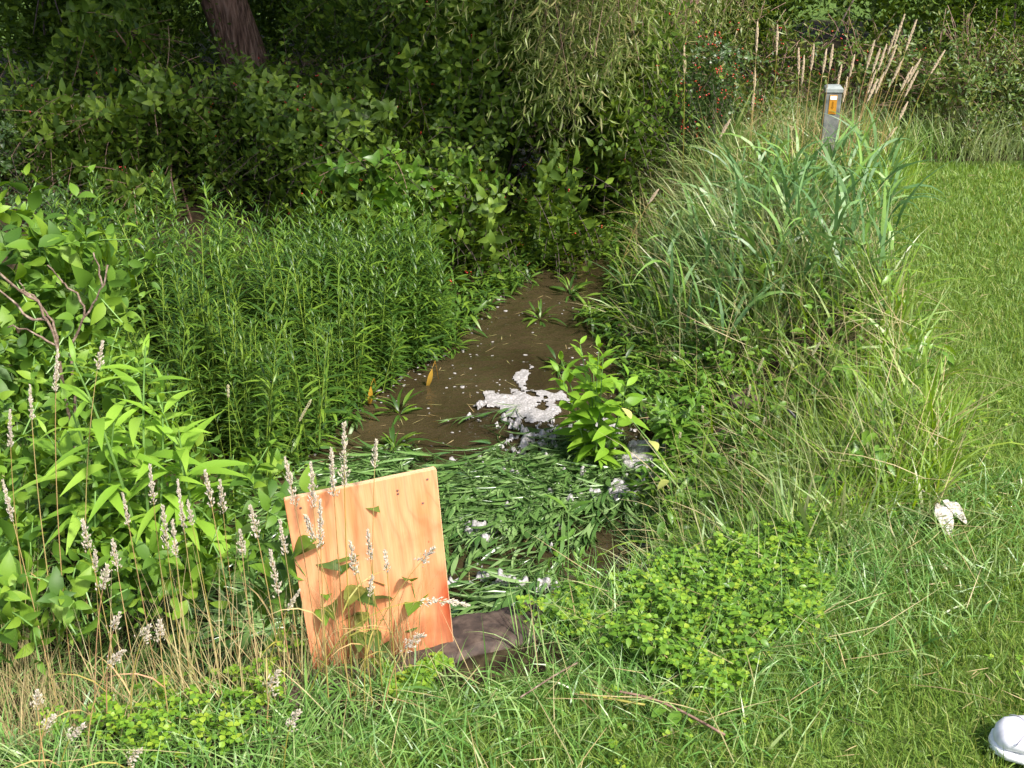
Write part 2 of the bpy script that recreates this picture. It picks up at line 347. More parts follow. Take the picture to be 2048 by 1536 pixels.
# longer foreground grass at the bottom
def kf(x, y):
    d = sdist(x, y, LAWN); s = sdist(x, y)
    return np.where((d > -.25) & (s > .0) & inview(x, y, .15) & (((y < 2.75) & (y < 2.02 + (x + .15) * .42 + 2 * (x > .15))) | ((x < -.75) & (y < 3.1) & (s > .04))), np.clip(.25 + (d + .25) * 1.8, 0, 1), 0) * np.where((np.abs(x + .05) < .14) & (y > 1.93) & (y < 2.2), .08, 1)
g = G(); n = 20000; p = scatter(n, -1.6, 1.7, 1.3, 3.1, kf); n = len(p)
blades(g, p, rng.uniform(.05, .15, n), rng.uniform(.002, .0045, n) * (1 + .8 * (rng.random(n) < .08)), rng.uniform(0, 6.28, n), rng.uniform(.15, 1.0, n), rng.uniform(.3, 1.5, n), seg=4)
tag(g.obj('foreground_grass', M['grass']), 'long wet tangled grass along the bottom of the bank', 'grass', kind='stuff')
g = G(); n = 600; p = scatter(n, -1.6, 1.7, 1.35, 3.0, kf); n = len(p); p[:, 2] += rng.uniform(.01, .06, n)
blades(g, p, rng.uniform(.08, .25, n), rng.uniform(.0015, .003, n), rng.uniform(0, 6.28, n), rng.uniform(.9, 1.5, n), rng.uniform(-.1, .4, n), seg=3)
tag(g.obj('straw_litter', M['straw']), 'dry straw stems lying in the foreground grass', 'straw', kind='stuff')
CZ = zone((-60, 1330), (60, 1290), (600, 1290), (870, 1300), (860, 1360), (500, 1420), (0, 1480), z=0)
g = G(); n = 1100; p = scatter(n, -1.5, -.15, 1.5, 2.3, lambda x, y: np.where(sdist(x, y, CZ) < .03, np.clip(.5 + fn(np.stack([x, y, 0 * x], -1), 5), 0, 1), 0)); n = len(p)
blades(g, p, rng.uniform(.10, .38, n), rng.uniform(.0014, .0032, n), rng.normal(2.2, 1.3, n), rng.uniform(.0, .45, n), rng.uniform(0, .8, n), seg=4)
tag(g.obj('tan_grass_stems', M['straw']), 'upright tan grass stems crowded at the left and before the plywood', 'grass', kind='stuff')
n = 240; g = G(); p = scatter(n, -.9, 0, 1.6, 2.1, lambda x, y: np.where(sdist(x, y, zone((530, 1360), (560, 1310), (850, 1305), (830, 1350), (700, 1380))) < .0, 1, 0)); n = len(p)
blades(g, p, rng.uniform(.12, .36, n), rng.uniform(.0014, .003, n), rng.uniform(0, 6.28, n), rng.uniform(.0, .4, n), rng.uniform(-.1, .6, n), seg=4)
tag(g.obj('dry_culms', M['straw']), 'thin straw coloured stems crossing the lower part of the plywood', 'straw', kind='stuff')
# right bank tangle
def kr(x, y):
    d = sdist(x, y); l = sdist(x, y, LAWN)
    return np.where((d > .06) & (x < np.interp(y, [2.3, 3.7, 4.5, 5.2, 6.5, 7.4], [1.2, 1.5, 1.6, 1.7, 2.05, 2.4])) & (l > -.03 + .05 * fn(np.stack([x, y, x * 0], -1), 7)) & (x > cen(y)) & (y > 2.3) & (y < 7.4) & (x < 2.4), 1, 0)
g = G(); n = 12000; p = scatter(n, .2, 2.5, 2.3, 7.4, lambda x, y: kr(x, y) * np.clip(.45 + .9 * fn(np.stack([x, y, 0 * x], -1), 4.2), .08, 1)); n = len(p)
cl = fn(p * [1, 1, 0], 5.0); ed = sdist(p[:, 0], p[:, 1], LAWN); hh = (.20 + .11 * cl) * np.clip(.45 + p[:, 1] * .12, .6, 1.05) * sstep(-.12, .16, ed) * (.45 + .55 * sstep(.05, .5, sdist(p[:, 0], p[:, 1]))) + .05; hh = hh * np.where((np.abs(p[:, 0] - 1.72) < .35) & (p[:, 1] > 5.2), .55, 1)
leanaz = 3.3 + 3.4 * fn(p * [1, 1, 0], 3.4) + rng.normal(0, 1.3, n)
blades(g, p, hh * rng.uniform(.4, 1.8, n), rng.uniform(.003, .0075, n) * (1 + .8 * (rng.random(n) < .12)) * np.clip(p[:, 1] / 3.5, 1, 1.7), leanaz, rng.uniform(.0, .5, n), rng.uniform(.2, 1.7, n), seg=4)
tag(g.obj('bank_grass', M['bank']), 'tangled tall grass covering the right bank slope', 'grass', kind='stuff')
g = G(); n = 3000; p = scatter(n, .2, 2.5, 2.5, 7.2, kr); n = len(p); p[:, 2] += rng.uniform(.0, .15, n)
blades(g, p, rng.uniform(.15, .45, n), rng.uniform(.0015, .003, n) * np.clip(p[:, 1] / 3.5, 1, 1.7), leanaz[:n], rng.uniform(.3, 1.4, n), rng.uniform(-.2, 1.0, n), seg=4)
tag(g.obj('dry_grass', M['straw']), 'dry tan grass stems woven through the right bank', 'straw', kind='stuff')
n = 1300; p = scatter(n, 0, 1.2, 1.9, 3.0, lambda x, y: np.where(sdist(x, y, zone((1050, 1330), (1250, 1130), (1480, 1000), (1760, 1160), (1420, 1390))) < .05, 1, 0)); n = len(p); g = G()
blades(g, p, rng.uniform(.08, .2, n), rng.uniform(.002, .004, n), rng.uniform(0, 6.28, n), rng.uniform(.1, .8, n), rng.uniform(.2, 1.3, n), seg=4)
tag(g.obj('clover_grass', M['grass']), 'grass blades pushing up through the clover carpet', 'grass', kind='stuff')
BW = leaf(.42, .35, .3, 4); g = G(); n = 4200; p = scatter(n, .3, 2.4, 2.6, 6.9, lambda x, y: kr(x, y) * (fn(np.stack([x, y, 0 * x + 4], -1), 3.1) > -.05) * np.where((x > 1.0) & (y > 3.4), .45, 1)); n = len(p); p[:, 2] += rng.uniform(.02, .22, n); a = rng.uniform(0, 6.28, n); el = rng.uniform(-.5, .6, n)
stamp(g, *BW, p, frames(np.stack([np.cos(a) * np.cos(el), np.sin(a) * np.cos(el), np.sin(el)], 1), np.tile((0, 0, 1.), (n, 1)) + rng.normal(0, .4, (n, 3))), rng.uniform(.025, .06, n))
tag(g.obj('bank_weeds', M['mint'], smooth=True), 'small leafy weeds mixed through the grass of the right bank', 'weeds', kind='stuff')
g = G(); n = 6500; p = scatter(n, 1.6, 5, 6.3, 7.6, lambda x, y: np.where((y > 6.45 + .12 * fn(np.stack([x, y * 0, 0 * x], -1), 4)), 1, 0)); n = len(p)
blades(g, p, rng.uniform(.12, .42, n), rng.uniform(.004, .008, n), rng.uniform(0, 6.28, n), rng.uniform(0, .5, n), rng.uniform(.1, 1.5, n), seg=4)
tag(g.obj('verge_grass', M['bank']), 'unmown grass along the back edge of the lawn', 'grass', kind='stuff')
n = 1700; g = G(); p = scatter(n, .3, 2.4, 2.5, 7.0, lambda x, y: kr(x, y) * np.clip(.3 + 1.2 * fn(np.stack([x, y, 0 * x + 8], -1), 3.6), .02, 1)); n = len(p)
blades(g, p, rng.uniform(.14, .42, n), rng.uniform(.007, .014, n), rng.uniform(0, 6.28, n), rng.uniform(0, .7, n), rng.uniform(.2, 2.0, n), seg=5)
tag(g.obj('bank_blades', M['lush']), 'wide fresh green blades scattered through the right bank grass', 'grass', kind='stuff')
# broad bluish reed grass clumps
RZ = zone((1300, 470), (1380, 380), (1450, 330), (1600, 300), (1740, 330), (1760, 520), (1740, 640), (1600, 600), (1450, 620), (1380, 560))
def krr(x, y): return np.where(sdist(x, y, RZ) < .05, 1, 0)
g = G(); n = 760; p = scatter(n, .6, 2.6, 3.9, 5.9, krr); n = len(p)
blades(g, p + np.stack([p[:, 0] * 0, p[:, 0] * 0, rng.uniform(0, .30, n)], 1), rng.uniform(.2, .38, n), rng.uniform(.012, .021, n), rng.uniform(0, 6.28, n), rng.uniform(.05, .6, n), rng.uniform(.4, 2.3, n), seg=6)
tag(g.obj('reed_grass', M['reed']), 'broad bluish arching blades of reed grass below the marker post', 'grass', kind='stuff')
# bright upright grass round the post and at the mid right
def kp(x, y): return np.where((np.hypot((x - 1.72) / .5, (y - 6.0) / .4) < 1), 1, 0)
g = G(); n = 1100; p = scatter(n, 1.0, 3, 5.5, 7, kp); n = len(p)
blades(g, p, rng.uniform(.16, .34, n) * (1 - .3 * (p[:, 1] < 6.35) * (np.abs(p[:, 0] - 1.85) < .2)), rng.uniform(.005, .009, n), rng.normal(.4, .8, n), rng.uniform(.05, .6, n), rng.uniform(.1, .9, n), seg=4)
TZ = zone((1360, 930), (1480, 900), (1640, 780), (1800, 760), (1900, 880), (1860, 1000), (1700, 1060), (1500, 1080), (1330, 1080))
n = 3600; p = scatter(n, .4, 2, 2.2, 4, lambda x, y: np.where(sdist(x, y, TZ) < .03, 1, 0)); n = len(p)
blades(g, p, rng.uniform(.12, .26, n), rng.uniform(.005, .008, n), rng.uniform(0, 6.28, n), rng.uniform(.0, .5, n), rng.uniform(.1, 1.3, n), seg=4)
tag(g.obj('lush_grass', M['lush']), 'fresh bright green grass blades beside the post and lawn edge', 'grass', kind='stuff')

# ------------------------------------------------------------ water weeds and foam
def sprig_geo(nl, L, W, opening, length, curve=.0, droop=.3, opp=True, prof=None, fold=.25, nseg=4, peak=.4, twist=0.0, jit=.25, tipup=.6, r=np.random.default_rng(1)):
    """leafy stem along +z (unit metres); returns leaf geometry arrays and stem points"""
    tv, tf = leaf(W, droop, fold, nseg, peak)
    t = np.linspace(.08, 1, nl); P = np.stack([curve * t * t * length, 0 * t, t * length], 1)
    pos = []; d = []; up = []; s = []
    for k in range(nl):
        tt = t[k]; base = (k * (math.pi / 2) if opp else k * 2.4) + twist * k + r.normal(0, .15)
        sc_ = prof(tt) if prof else (1 - .6 * tt)
        for q in ((0, math.pi) if opp else (0,)):
            a = base + q + r.normal(0, .12); op = opening * (1 - tipup * tt ** 3) + r.normal(0, jit * .5)
            h = np.array((math.cos(a), math.sin(a), 0)); dd = h * math.sin(op) + np.array((0, 0, 1)) * math.cos(op)
            pos.append(P[k]); d.append(dd); up.append(np.array((0, 0, 1)) * math.sin(op) - h * math.cos(op) + r.normal(0, jit, 3)); s.append(L * sc_ * r.uniform(.8, 1.15))
    pos = np.array(pos); d = np.array(d); up = np.array(up); s = np.array(s)
    g = G(); stamp(g, tv, tf, pos, frames(d, up), s)
    return np.concatenate(g.v), np.concatenate(g.f), P
def rotz(a):
    c, s = np.cos(a), np.sin(a); z = 0 * a; return np.stack([np.stack([c, s, z], -1), np.stack([-s, c, z], -1), np.stack([z, z, z + 1], -1)], -2)

FW = zone((640, 960), (760, 900), (840, 860), (960, 815), (1090, 800), (1200, 830), (1330, 900), (1330, 980), (1280, 1000), (1190, 1000), (1110, 1040), (1110, 1110), (1150, 1150), (1150, 1300), (840, 1330), (600, 1330), (560, 1010), z=WZ)
def flow(x, y):
    a = np.arctan2(2.3 - y, -1.25 - x); return a + .5 * fn(np.stack([x, y, x * 0], -1), 1.6) - .35 * sstep(3.2, 2.5, y) * -1
def kw(x, y): return np.where((sdist(x, y, FW) < 0) & (fn(np.stack([x, y, x * 0], -1), 3.4) > -.33), 1, 0)
g = G(); gs = G()
protos = [sprig_geo(8, .175, .095, .42, .42, .14, .35, prof=lambda t: 1 - .3 * t, nseg=4, jit=.3, r=np.random.default_rng(k)) for k in range(6)]
n = 470; p = scatter(n, -1.4, .8, 2.2, 4.2, kw); az = flow(p[:, 0], p[:, 1]) + rng.normal(0, .30, len(p)) + .7 * fn(p * [1, 1, 0] + 7, 3.5)
for k, (v, f, P) in enumerate(protos):
    m = np.arange(len(p)) % 6 == k; q = p[m]; q[:, 2] = WZ + rng.uniform(.0, .045, len(q)); a = az[m]
    d = np.stack([np.cos(a), np.sin(a), rng.uniform(-.10, .06, len(q))], 1); up = norm(np.array((0, 0, 1)) + rng.normal(0, .8, (len(q), 3)) * [1, 1, .3])
    fr = frames(d, up)[:, [0, 2, 1], :]; fr[:, 0] *= 1
    sc3 = rng.uniform(.6, 1.5, len(q))
    stamp(g, v, f, q, fr, sc3)
    for c, F, s_ in zip(q, fr, sc3): tube(g, (P * s_) @ F + c, .0016, 3)
g2 = np.concatenate(g.v); lo = g2[:, 2] < WZ - .012; g2[lo, 2] = WZ - .012 - (WZ - .012 - g2[lo, 2]) * .2; hi = g2[:, 2] > WZ + .02; g2[hi, 2] = WZ + .02 + (g2[hi, 2] - WZ - .02) * .3
g.v = [g2]
tag(g.obj('floating_weeds', M['float'], smooth=True), 'mat of flattened wet leafy weeds combed along by the stream', 'water weeds', kind='stuff')

g = G(); tv, tf = leaf(.16, .5, .2, 4, .4); n = 5200
p = scatter(n, -1.2, 1.0, 2.9, 7, lambda x, y: np.where(np.abs(sdist(x, y) + .02) < .10 + .05 * fn(np.stack([x, y, 0 * x], -1), 6), 1, .0) * (y > 3.3)); n = len(p); p[:, 2] = np.maximum(p[:, 2], WZ) + rng.uniform(-.01, .10, n)
a = rng.uniform(0, 6.28, n); el = rng.uniform(-.4, 1.0, n); stamp(g, tv, tf, p, frames(np.stack([np.cos(a) * np.cos(el), np.sin(a) * np.cos(el), np.sin(el)], 1), np.tile((0, 0, 1.), (n, 1)) + rng.normal(0, .3, (n, 3))), rng.uniform(.05, .11, n))
tag(g.obj('shoreline_leaves', M['willowherb'], smooth=True), 'dark narrow leaves trailing into the water along both shores', 'water plants', kind='stuff')
# foam: raised cells on the water
def foam():
    s = .005; xs = np.arange(-1.2, .8, s); ys = np.arange(2.3, 5.9, s); Xf, Yf = np.meshgrid(xs, ys)
    p = np.stack([Xf, Yf, 0 * Xf], -1)
    n1 = fn(p + .15 * np.stack([fn(p, 9), fn(p + 5, 9), 0 * Xf], -1), 7.5); n2 = fn(p + 3, 26); n3 = fn(p + 9, 2.2); n4 = fn(p + 2, 60)
    v = n1 * .6 + n2 * .32 + n3 * .25 + n4 * .18
    dW = sdist(Xf, Yf, FW); rz = (dW < .02) & (Xf > -.1); qa = np.quantile(v[rz], .64); qb = np.quantile(v[rz], .97)
    thr = np.where((dW < .02) & (Xf > -.55), qb + (qa - qb) * sstep(-.4, .05, Xf) + 1.2 * sstep(-.1, -.3, Xf) * sstep(3.7, 3.9, Yf), 1.3)
    raft = zone((968, 812), (974, 785), (1000, 786), (1025, 792), (1035, 750), (1065, 735), (1085, 742), (1060, 775), (1110, 780), (1140, 760), (1150, 800), (1130, 840), (1060, 850), (1010, 835), z=WZ)
    dR = sdist(Xf, Yf, raft); thr = np.where(dR < .02, np.maximum(.02 + 9 * (dR + .02), -.26) + .45 * n2 + .35 * n4, thr)
    raft2 = zone((1130, 490), (1170, 478), (1240, 500), (1230, 525), (1160, 515), z=WZ); d2 = sdist(Xf, Yf, raft2); thr = np.where(d2 < .02, .35, thr)
    ss = sdist(Xf, Yf); thr = np.where((ss > -.03), 9, thr)
    h = v - thr; on = h > 0
    z = WZ + .003 + .027 * (dW < 0) * (dR > 0) * sstep(0, .35, h) + .008 * np.sqrt(np.clip(h, 0, .5) * 2) + .003 * n2 * on + .0035 * n4 * on
    c = on[:-1, :-1] & on[1:, :-1] & on[:-1, 1:] & on[1:, 1:]
    idx = np.arange(Xf.size).reshape(Xf.shape); used = np.unique(np.concatenate([idx[:-1, :-1][c], idx[1:, :-1][c], idx[:-1, 1:][c], idx[1:, 1:][c]]))
    mp = np.full(Xf.size, -1); mp[used] = np.arange(len(used))
    V = np.stack([Xf, Yf, z], -1).reshape(-1, 3)[used]
    F = np.stack([mp[idx[:-1, :-1][c]], mp[idx[:-1, 1:][c]], mp[idx[1:, 1:][c]], mp[idx[1:, :-1][c]]], 1)
    g = G(); g.add(V, F)
    # bubbles drifting upstream of the raft
    n = 300; q = scatter(n, -1, .7, 3.4, 6.3, lambda x, y: np.where((sdist(x, y) < -.05), np.clip(.25 + .5 * fn(np.stack([x, y, 0 * x], -1), 4), 0, 1), 0)); q[:, 2] = WZ + .001
    r = rng.gamma(2, .0014, len(q)) + .0012
    stamp(g, BALL[0] * [1, 1, .45], BALL[1], q, rotz(rng.uniform(0, 6, len(q))), np.stack([r * rng.uniform(1, 2, len(q)), r, r * .5], 1))
    return g
tag(foam().obj('foam', M['foam'], smooth=True), 'greyish white foam scum drifting among the weeds on the stream', 'foam', kind='stuff')

g = G(); n = 200; p = scatter(n, -1, .8, 2.6, 6.2, lambda x, y: np.where(sdist(x, y) < -.02, 1, 0)); n = len(p); p[:, 2] = WZ + .003
blades(g, p, rng.uniform(.02, .09, n), rng.uniform(.0015, .005, n), rng.uniform(0, 6.28, n), rng.uniform(1.5, 1.6, n), rng.uniform(-.1, .05, n), psi=rng.uniform(-.1, .1, n), seg=3)
tag(g.obj('floating_debris', M['straw']), 'bits of straw and leaf drifting on the brown water', 'debris', kind='stuff')
# ------------------------------------------------------------ water willow stand (left bank)
def child(name, me, parent): return link(bpy.data.objects.new(name, me), parent)
protoW = []
for k in range(10):
    r = np.random.default_rng(100 + k); Lg = r.uniform(.42, .62); nl = int(Lg / .026)
    v, f, P = sprig_geo(nl, .105, .115, 1.0, Lg, r.uniform(-.12, .12), .45, prof=lambda t: .55 + 1.1 * t - 1.25 * t ** 3, nseg=4, peak=.35, jit=.22, tipup=.65, r=r)
    gl = G(); gl.add(v, f); gt = G(); tube(gt, np.concatenate([[[0, 0, -.05]], P]), np.linspace(.0035, .0012, len(P) + 1), 4)
    protoW.append((gl.mesh('leaves', M['willowherb'], True), gt.mesh('stem', M['wtip'])))
ST = np.array([(-.95, 3.55), (-.72, 4.05), (-.55, 4.5), (-.36, 4.75), (-.34, 4.95), (-.6, 5.15), (-1.0, 5.25), (-1.45, 5.35), (-1.85, 5.1), (-2.05, 4.8), (-1.95, 4.5), (-1.9, 4.2), (-1.5, 3.8)])
def kst(x, y): return np.where(sdist(x, y, ST) < .03 + .06 * fn(np.stack([x, y, 0 * x], -1), 5), np.clip(.6 + .9 * fn(np.stack([x, y, 0 * x], -1), 4), .12, 1), 0)
p = scatter(760, -3, 0, 3.4, 6.1, kst); p = p[np.argsort(p[:, 1] + .25 * rng.random(len(p)))]
edge = sdist(p[:, 0], p[:, 1], ST)
tall_ = 0
LW = 'narrow-leaved upright stalk in the dense green stand on the left bank'
for i in range(290):
    gl, gt = protoW[i % 10]; q = p[i]
    o = empty('water_willow', (q[0], q[1], max(q[2], -.5)), label=LW, cat='water plant', group='water willow stalks on the left bank')
    s = (rng.uniform(.65, 1.1) if rng.random() < .8 else rng.uniform(1.1, 1.35)) * (1 + .28 * float(sstep(4.4, 5.1, q[1]))) * (.8 if edge[i] > -.12 else 1.0); o.scale = (s, s, s * rng.uniform(.9, 1.1))
    o.rotation_euler = (rng.normal(0, .09), rng.normal(0, .09), rng.uniform(0, 6.28))
    child('leaves', gl, o); child('stem', gt, o)
g = G()
for k in range(10):
    q = p[290 + k::10]; me = protoW[k][0]; v = np.empty(len(me.vertices) * 3, np.float32); me.vertices.foreach_get('co', v); f = np.array([list(pl.vertices) for pl in me.polygons])
    stamp(g, v.reshape(-1, 3), f, q, rotz(rng.uniform(0, 6.28, len(q))), rng.uniform(.85, 1.15, len(q)))
tag(g.obj('water_willow_thicket', M['willowherb'], smooth=True), 'crowded back rows of the narrow-leaved stand below the dark shrubs', 'water plants', kind='stuff')
# low drowned tufts along the edge of the water
def tuft(px, py, n, L, label, mat='willowherb', W=.14, z=WZ):
    q = at(px, py, z); g = G(); tv, tf = leaf(W, .5, .2, 5, .4)
    a = rng.uniform(0, 6.28, n); el = rng.uniform(.1, 1.2, n); d = np.stack([np.cos(a) * np.cos(el), np.sin(a) * np.cos(el), np.sin(el)], 1)
    pos = np.array(q)[None] + d * rng.uniform(.0, .05, (n, 1)); stamp(g, tv, tf, pos, frames(d, np.tile((0, 0, 1.), (n, 1)) + rng.normal(0, .2, (n, 3))), rng.uniform(.6, 1.2, n) * L)
    o = g.obj('leafy_tuft', M[mat], smooth=True, origin=q); o.location = q; tag(o, label, 'water plant', 'leafy tufts standing in the stream'); return o
for px, py, n, L, lb in [(905, 700, 26, .10, 'spiky dark green tuft alone in open brown water above the foam'),
                         (870, 690, 18, .09, 'green tuft at the corner of the stand beside open water'),
                         (740, 800, 22, .09, 'sparse green tuft in brown water left of the yellow leaves'),
                         (800, 830, 22, .10, 'sparse green tuft in brown water just above the plywood'),
                         (650, 880, 22, .10, 'green tuft at the shaded foot of the stand behind the plywood'),
                         (790, 900, 24, .10, 'green tuft at the left end of the floating weed mat'),
                         (1140, 590, 26, .12, 'dark tuft in the stream under the overhanging shrub'),
                         (1080, 640, 24, .10, 'broken tuft in mid stream near the far shrub'),
                         (1180, 640, 26, .12, 'green tuft against the right side of the far water'),
                         (1120, 740, 22, .10, 'green tuft standing behind the big foam raft'),
                         (1010, 580, 20, .12, 'dark tuft under the leaf tips at the far left shore')]:
    tuft(px, py, n, L, lb)

# ------------------------------------------------------------ shrubs
def spray_proto(seed, n=8, L=.05, W=.5, length=.28, droop=.35, opening=1.1, **k):
    r = np.random.default_rng(seed); g = G(); v, f, P = sprig_geo(n, L, W, opening, length, r.uniform(.1, .35), droop, r=r, **k)
    return v, f, P
def crown_points(ells, n, hollow=.45, gap=-.35, ns=2.4, gate=None):
    out = []; tot = 0; V = np.array([e[3] * e[4] * e[5] for e in ells]) ** .67; V = V / V.sum()
    nr = []
    for e, vv in zip(ells, V):
        m = int(n * vv * 2.2) + 5; d = randdir(m); r = rng.uniform(hollow ** 3, 1, m) ** (1 / 3)
        r = r * (1 + .22 * fn(d * 2.3 + np.array(e[:3]), 1.3))
        q = d * r[:, None] * np.array(e[3:]) + np.array(e[:3]); k = (fn(q, ns) > gap) & (q[:, 2] > hgt(q[:, 0], q[:, 1]) + .04)
        q, d = q[k][:int(n * vv) + 1], d[k][:int(n * vv) + 1]; out.append(q); nr.append(norm(d / np.array(e[3:])))
    return np.concatenate(out), np.concatenate(nr)
def shrub(name, label, cat, base, ells, n, protos, mat, twmat, berries=0, hang=.9, group=None, nb=12, scale=(.65, 1.4), gap=-.12, ns=3.6, br=.012, hollow=.4, bside=None, bhang=.02):
    o = empty(name, (base[0], base[1], float(hgt(base[0], base[1]))), label=label, cat=cat, group=group); org = np.array(o.location)
    q, d = crown_points(ells, n, hollow, gap, ns); g = G(); gb = G()
    dd = norm(d + rng.normal(0, .45, q.shape) + np.array((0, 0, -hang))); up = np.tile((0, 0, 1.), (len(q), 1)) + rng.normal(0, .35, q.shape)
    fr = frames(dd, up)[:, [0, 2, 1], :]
    fr = np.stack([fr[:, 1] * 1, fr[:, 0], fr[:, 2]], 1); fr[:, 0] *= -1   # stem curves downwards
    for k, (v, f, P) in enumerate(protos):
        m = np.arange(len(q)) % len(protos) == k; s = rng.uniform(*scale, m.sum())
        stamp(g, v, f, q[m] - org, fr[m], s)
        for c, F, s_ in zip(q[m][::2] - org, fr[m][::2], s[::2]): tube(gb, (P[::(3 if len(P) > 6 else 1)] * s_) @ F + c, .0018, 3)
    g.obj('foliage', mat, o, smooth=True)
    zb = -.05
    for i in range(nb):
        e = ells[i % len(ells)]; tgt = np.array(e[:3]) + randdir(1)[0] * np.array(e[3:]) * .8 - org; b0 = np.array((rng.normal(0, 1), rng.normal(0, 1), 0)) * (.004 if br < .007 else .012) + [0, 0, zb]
        mid = (tgt + b0) / 2 + np.array((rng.normal(0, .1), rng.normal(0, .1), .2)); tube(gb, bez(b0, mid, tgt, 9), np.linspace(br, br * .25, 9), 5)
    gb.obj('branches', twmat, o)
    if berries:
        pb = q[bi := rng.integers(0, len(q), berries * 2)] - org + d[bi] * .06 + rng.normal(0, .02, (berries * 2, 3))
        if bside is not None: pb = pb[bside(pb + org)]
        pb = np.concatenate([pb, pb + rng.normal(0, .008, pb.shape)]); gg = G()
        stamp(gg, *BALL, pb, rotz(rng.uniform(0, 6, len(pb))), rng.uniform(.0042, .0058, len(pb))); tag(gg.obj('berries', M['berry'], o, smooth=True), kind='stuff')
    return o
HP = [spray_proto(k, 6, .080, .47, .28, droop=.5) for k in range(5)]
HPs = [spray_proto(20 + k, 7, .038, .5, .22) for k in range(4)]
WP = [spray_proto(40 + k, 14, .095, .12, .42, droop=.28, opening=.8, opp=False, nseg=4, prof=lambda t: 1 - .35 * t) for k in range(5)]
BP = [spray_proto(60 + k, 5, .085, .52, .24, opening=1.0) for k in range(4)]
WD = [spray_proto(80 + k, 9, .06, .28, .26, opening=.9, opp=False) for k in range(4)]
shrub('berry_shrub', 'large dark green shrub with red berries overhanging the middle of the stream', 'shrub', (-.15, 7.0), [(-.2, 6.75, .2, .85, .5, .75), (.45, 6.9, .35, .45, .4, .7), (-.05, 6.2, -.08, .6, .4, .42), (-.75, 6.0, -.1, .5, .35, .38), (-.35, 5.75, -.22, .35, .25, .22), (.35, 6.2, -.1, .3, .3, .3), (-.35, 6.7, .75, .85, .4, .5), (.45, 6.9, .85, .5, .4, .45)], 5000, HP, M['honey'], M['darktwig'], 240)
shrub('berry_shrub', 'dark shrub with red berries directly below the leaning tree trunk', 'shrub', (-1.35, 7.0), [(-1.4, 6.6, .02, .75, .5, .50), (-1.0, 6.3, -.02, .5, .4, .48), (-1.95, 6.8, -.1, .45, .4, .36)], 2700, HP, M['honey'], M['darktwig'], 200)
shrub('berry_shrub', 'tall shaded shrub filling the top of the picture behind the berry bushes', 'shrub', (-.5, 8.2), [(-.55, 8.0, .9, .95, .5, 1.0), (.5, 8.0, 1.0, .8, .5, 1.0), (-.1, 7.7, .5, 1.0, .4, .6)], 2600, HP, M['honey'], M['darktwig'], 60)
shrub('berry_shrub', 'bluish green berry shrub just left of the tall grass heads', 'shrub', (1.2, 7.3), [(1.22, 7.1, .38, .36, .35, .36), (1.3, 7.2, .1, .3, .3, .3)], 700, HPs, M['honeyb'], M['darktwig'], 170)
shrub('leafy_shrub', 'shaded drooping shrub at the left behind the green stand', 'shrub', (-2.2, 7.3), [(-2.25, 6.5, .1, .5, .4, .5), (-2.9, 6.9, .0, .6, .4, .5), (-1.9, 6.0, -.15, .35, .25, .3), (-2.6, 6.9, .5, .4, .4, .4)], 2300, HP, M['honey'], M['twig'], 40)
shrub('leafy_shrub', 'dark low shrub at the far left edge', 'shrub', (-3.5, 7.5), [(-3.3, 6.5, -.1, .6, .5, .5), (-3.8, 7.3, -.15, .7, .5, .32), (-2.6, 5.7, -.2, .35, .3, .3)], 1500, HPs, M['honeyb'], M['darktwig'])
shrub('sapling', 'light green broad-leaved sapling in front of the dark berry shrub', 'sapling', (-.75, 5.95), [(-.72, 5.85, .02, .34, .2, .22), (-.45, 5.95, .05, .25, .2, .2)], 130, BP, M['sapling'], M['twig'], 0, nb=5, br=.006)
shrub('weedy_shrub', 'tangled bush with thin reddish twigs behind the marker post', 'bush', (1.9, 7.7), [(1.7, 7.5, .2, .5, .4, .5), (2.3, 7.4, .2, .55, .4, .45), (2.5, 7.0, -.05, .4, .3, .3)], 1700, WD, M['weed'], M['twig'], 60, hang=.0, nb=24, br=.006)
shrub('weedy_shrub', 'tall green weeds rising at the far right edge of the lawn', 'bush', (3.3, 7.6), [(3.0, 7.2, .1, .5, .35, .5), (3.7, 7.2, .15, .55, .35, .5), (3.4, 6.9, -.1, .7, .2, .2), (2.8, 6.8, -.1, .4, .2, .2)], 2300, WD, M['weed'], M['twig'], 0, hang=-.2, nb=20, br=.005)

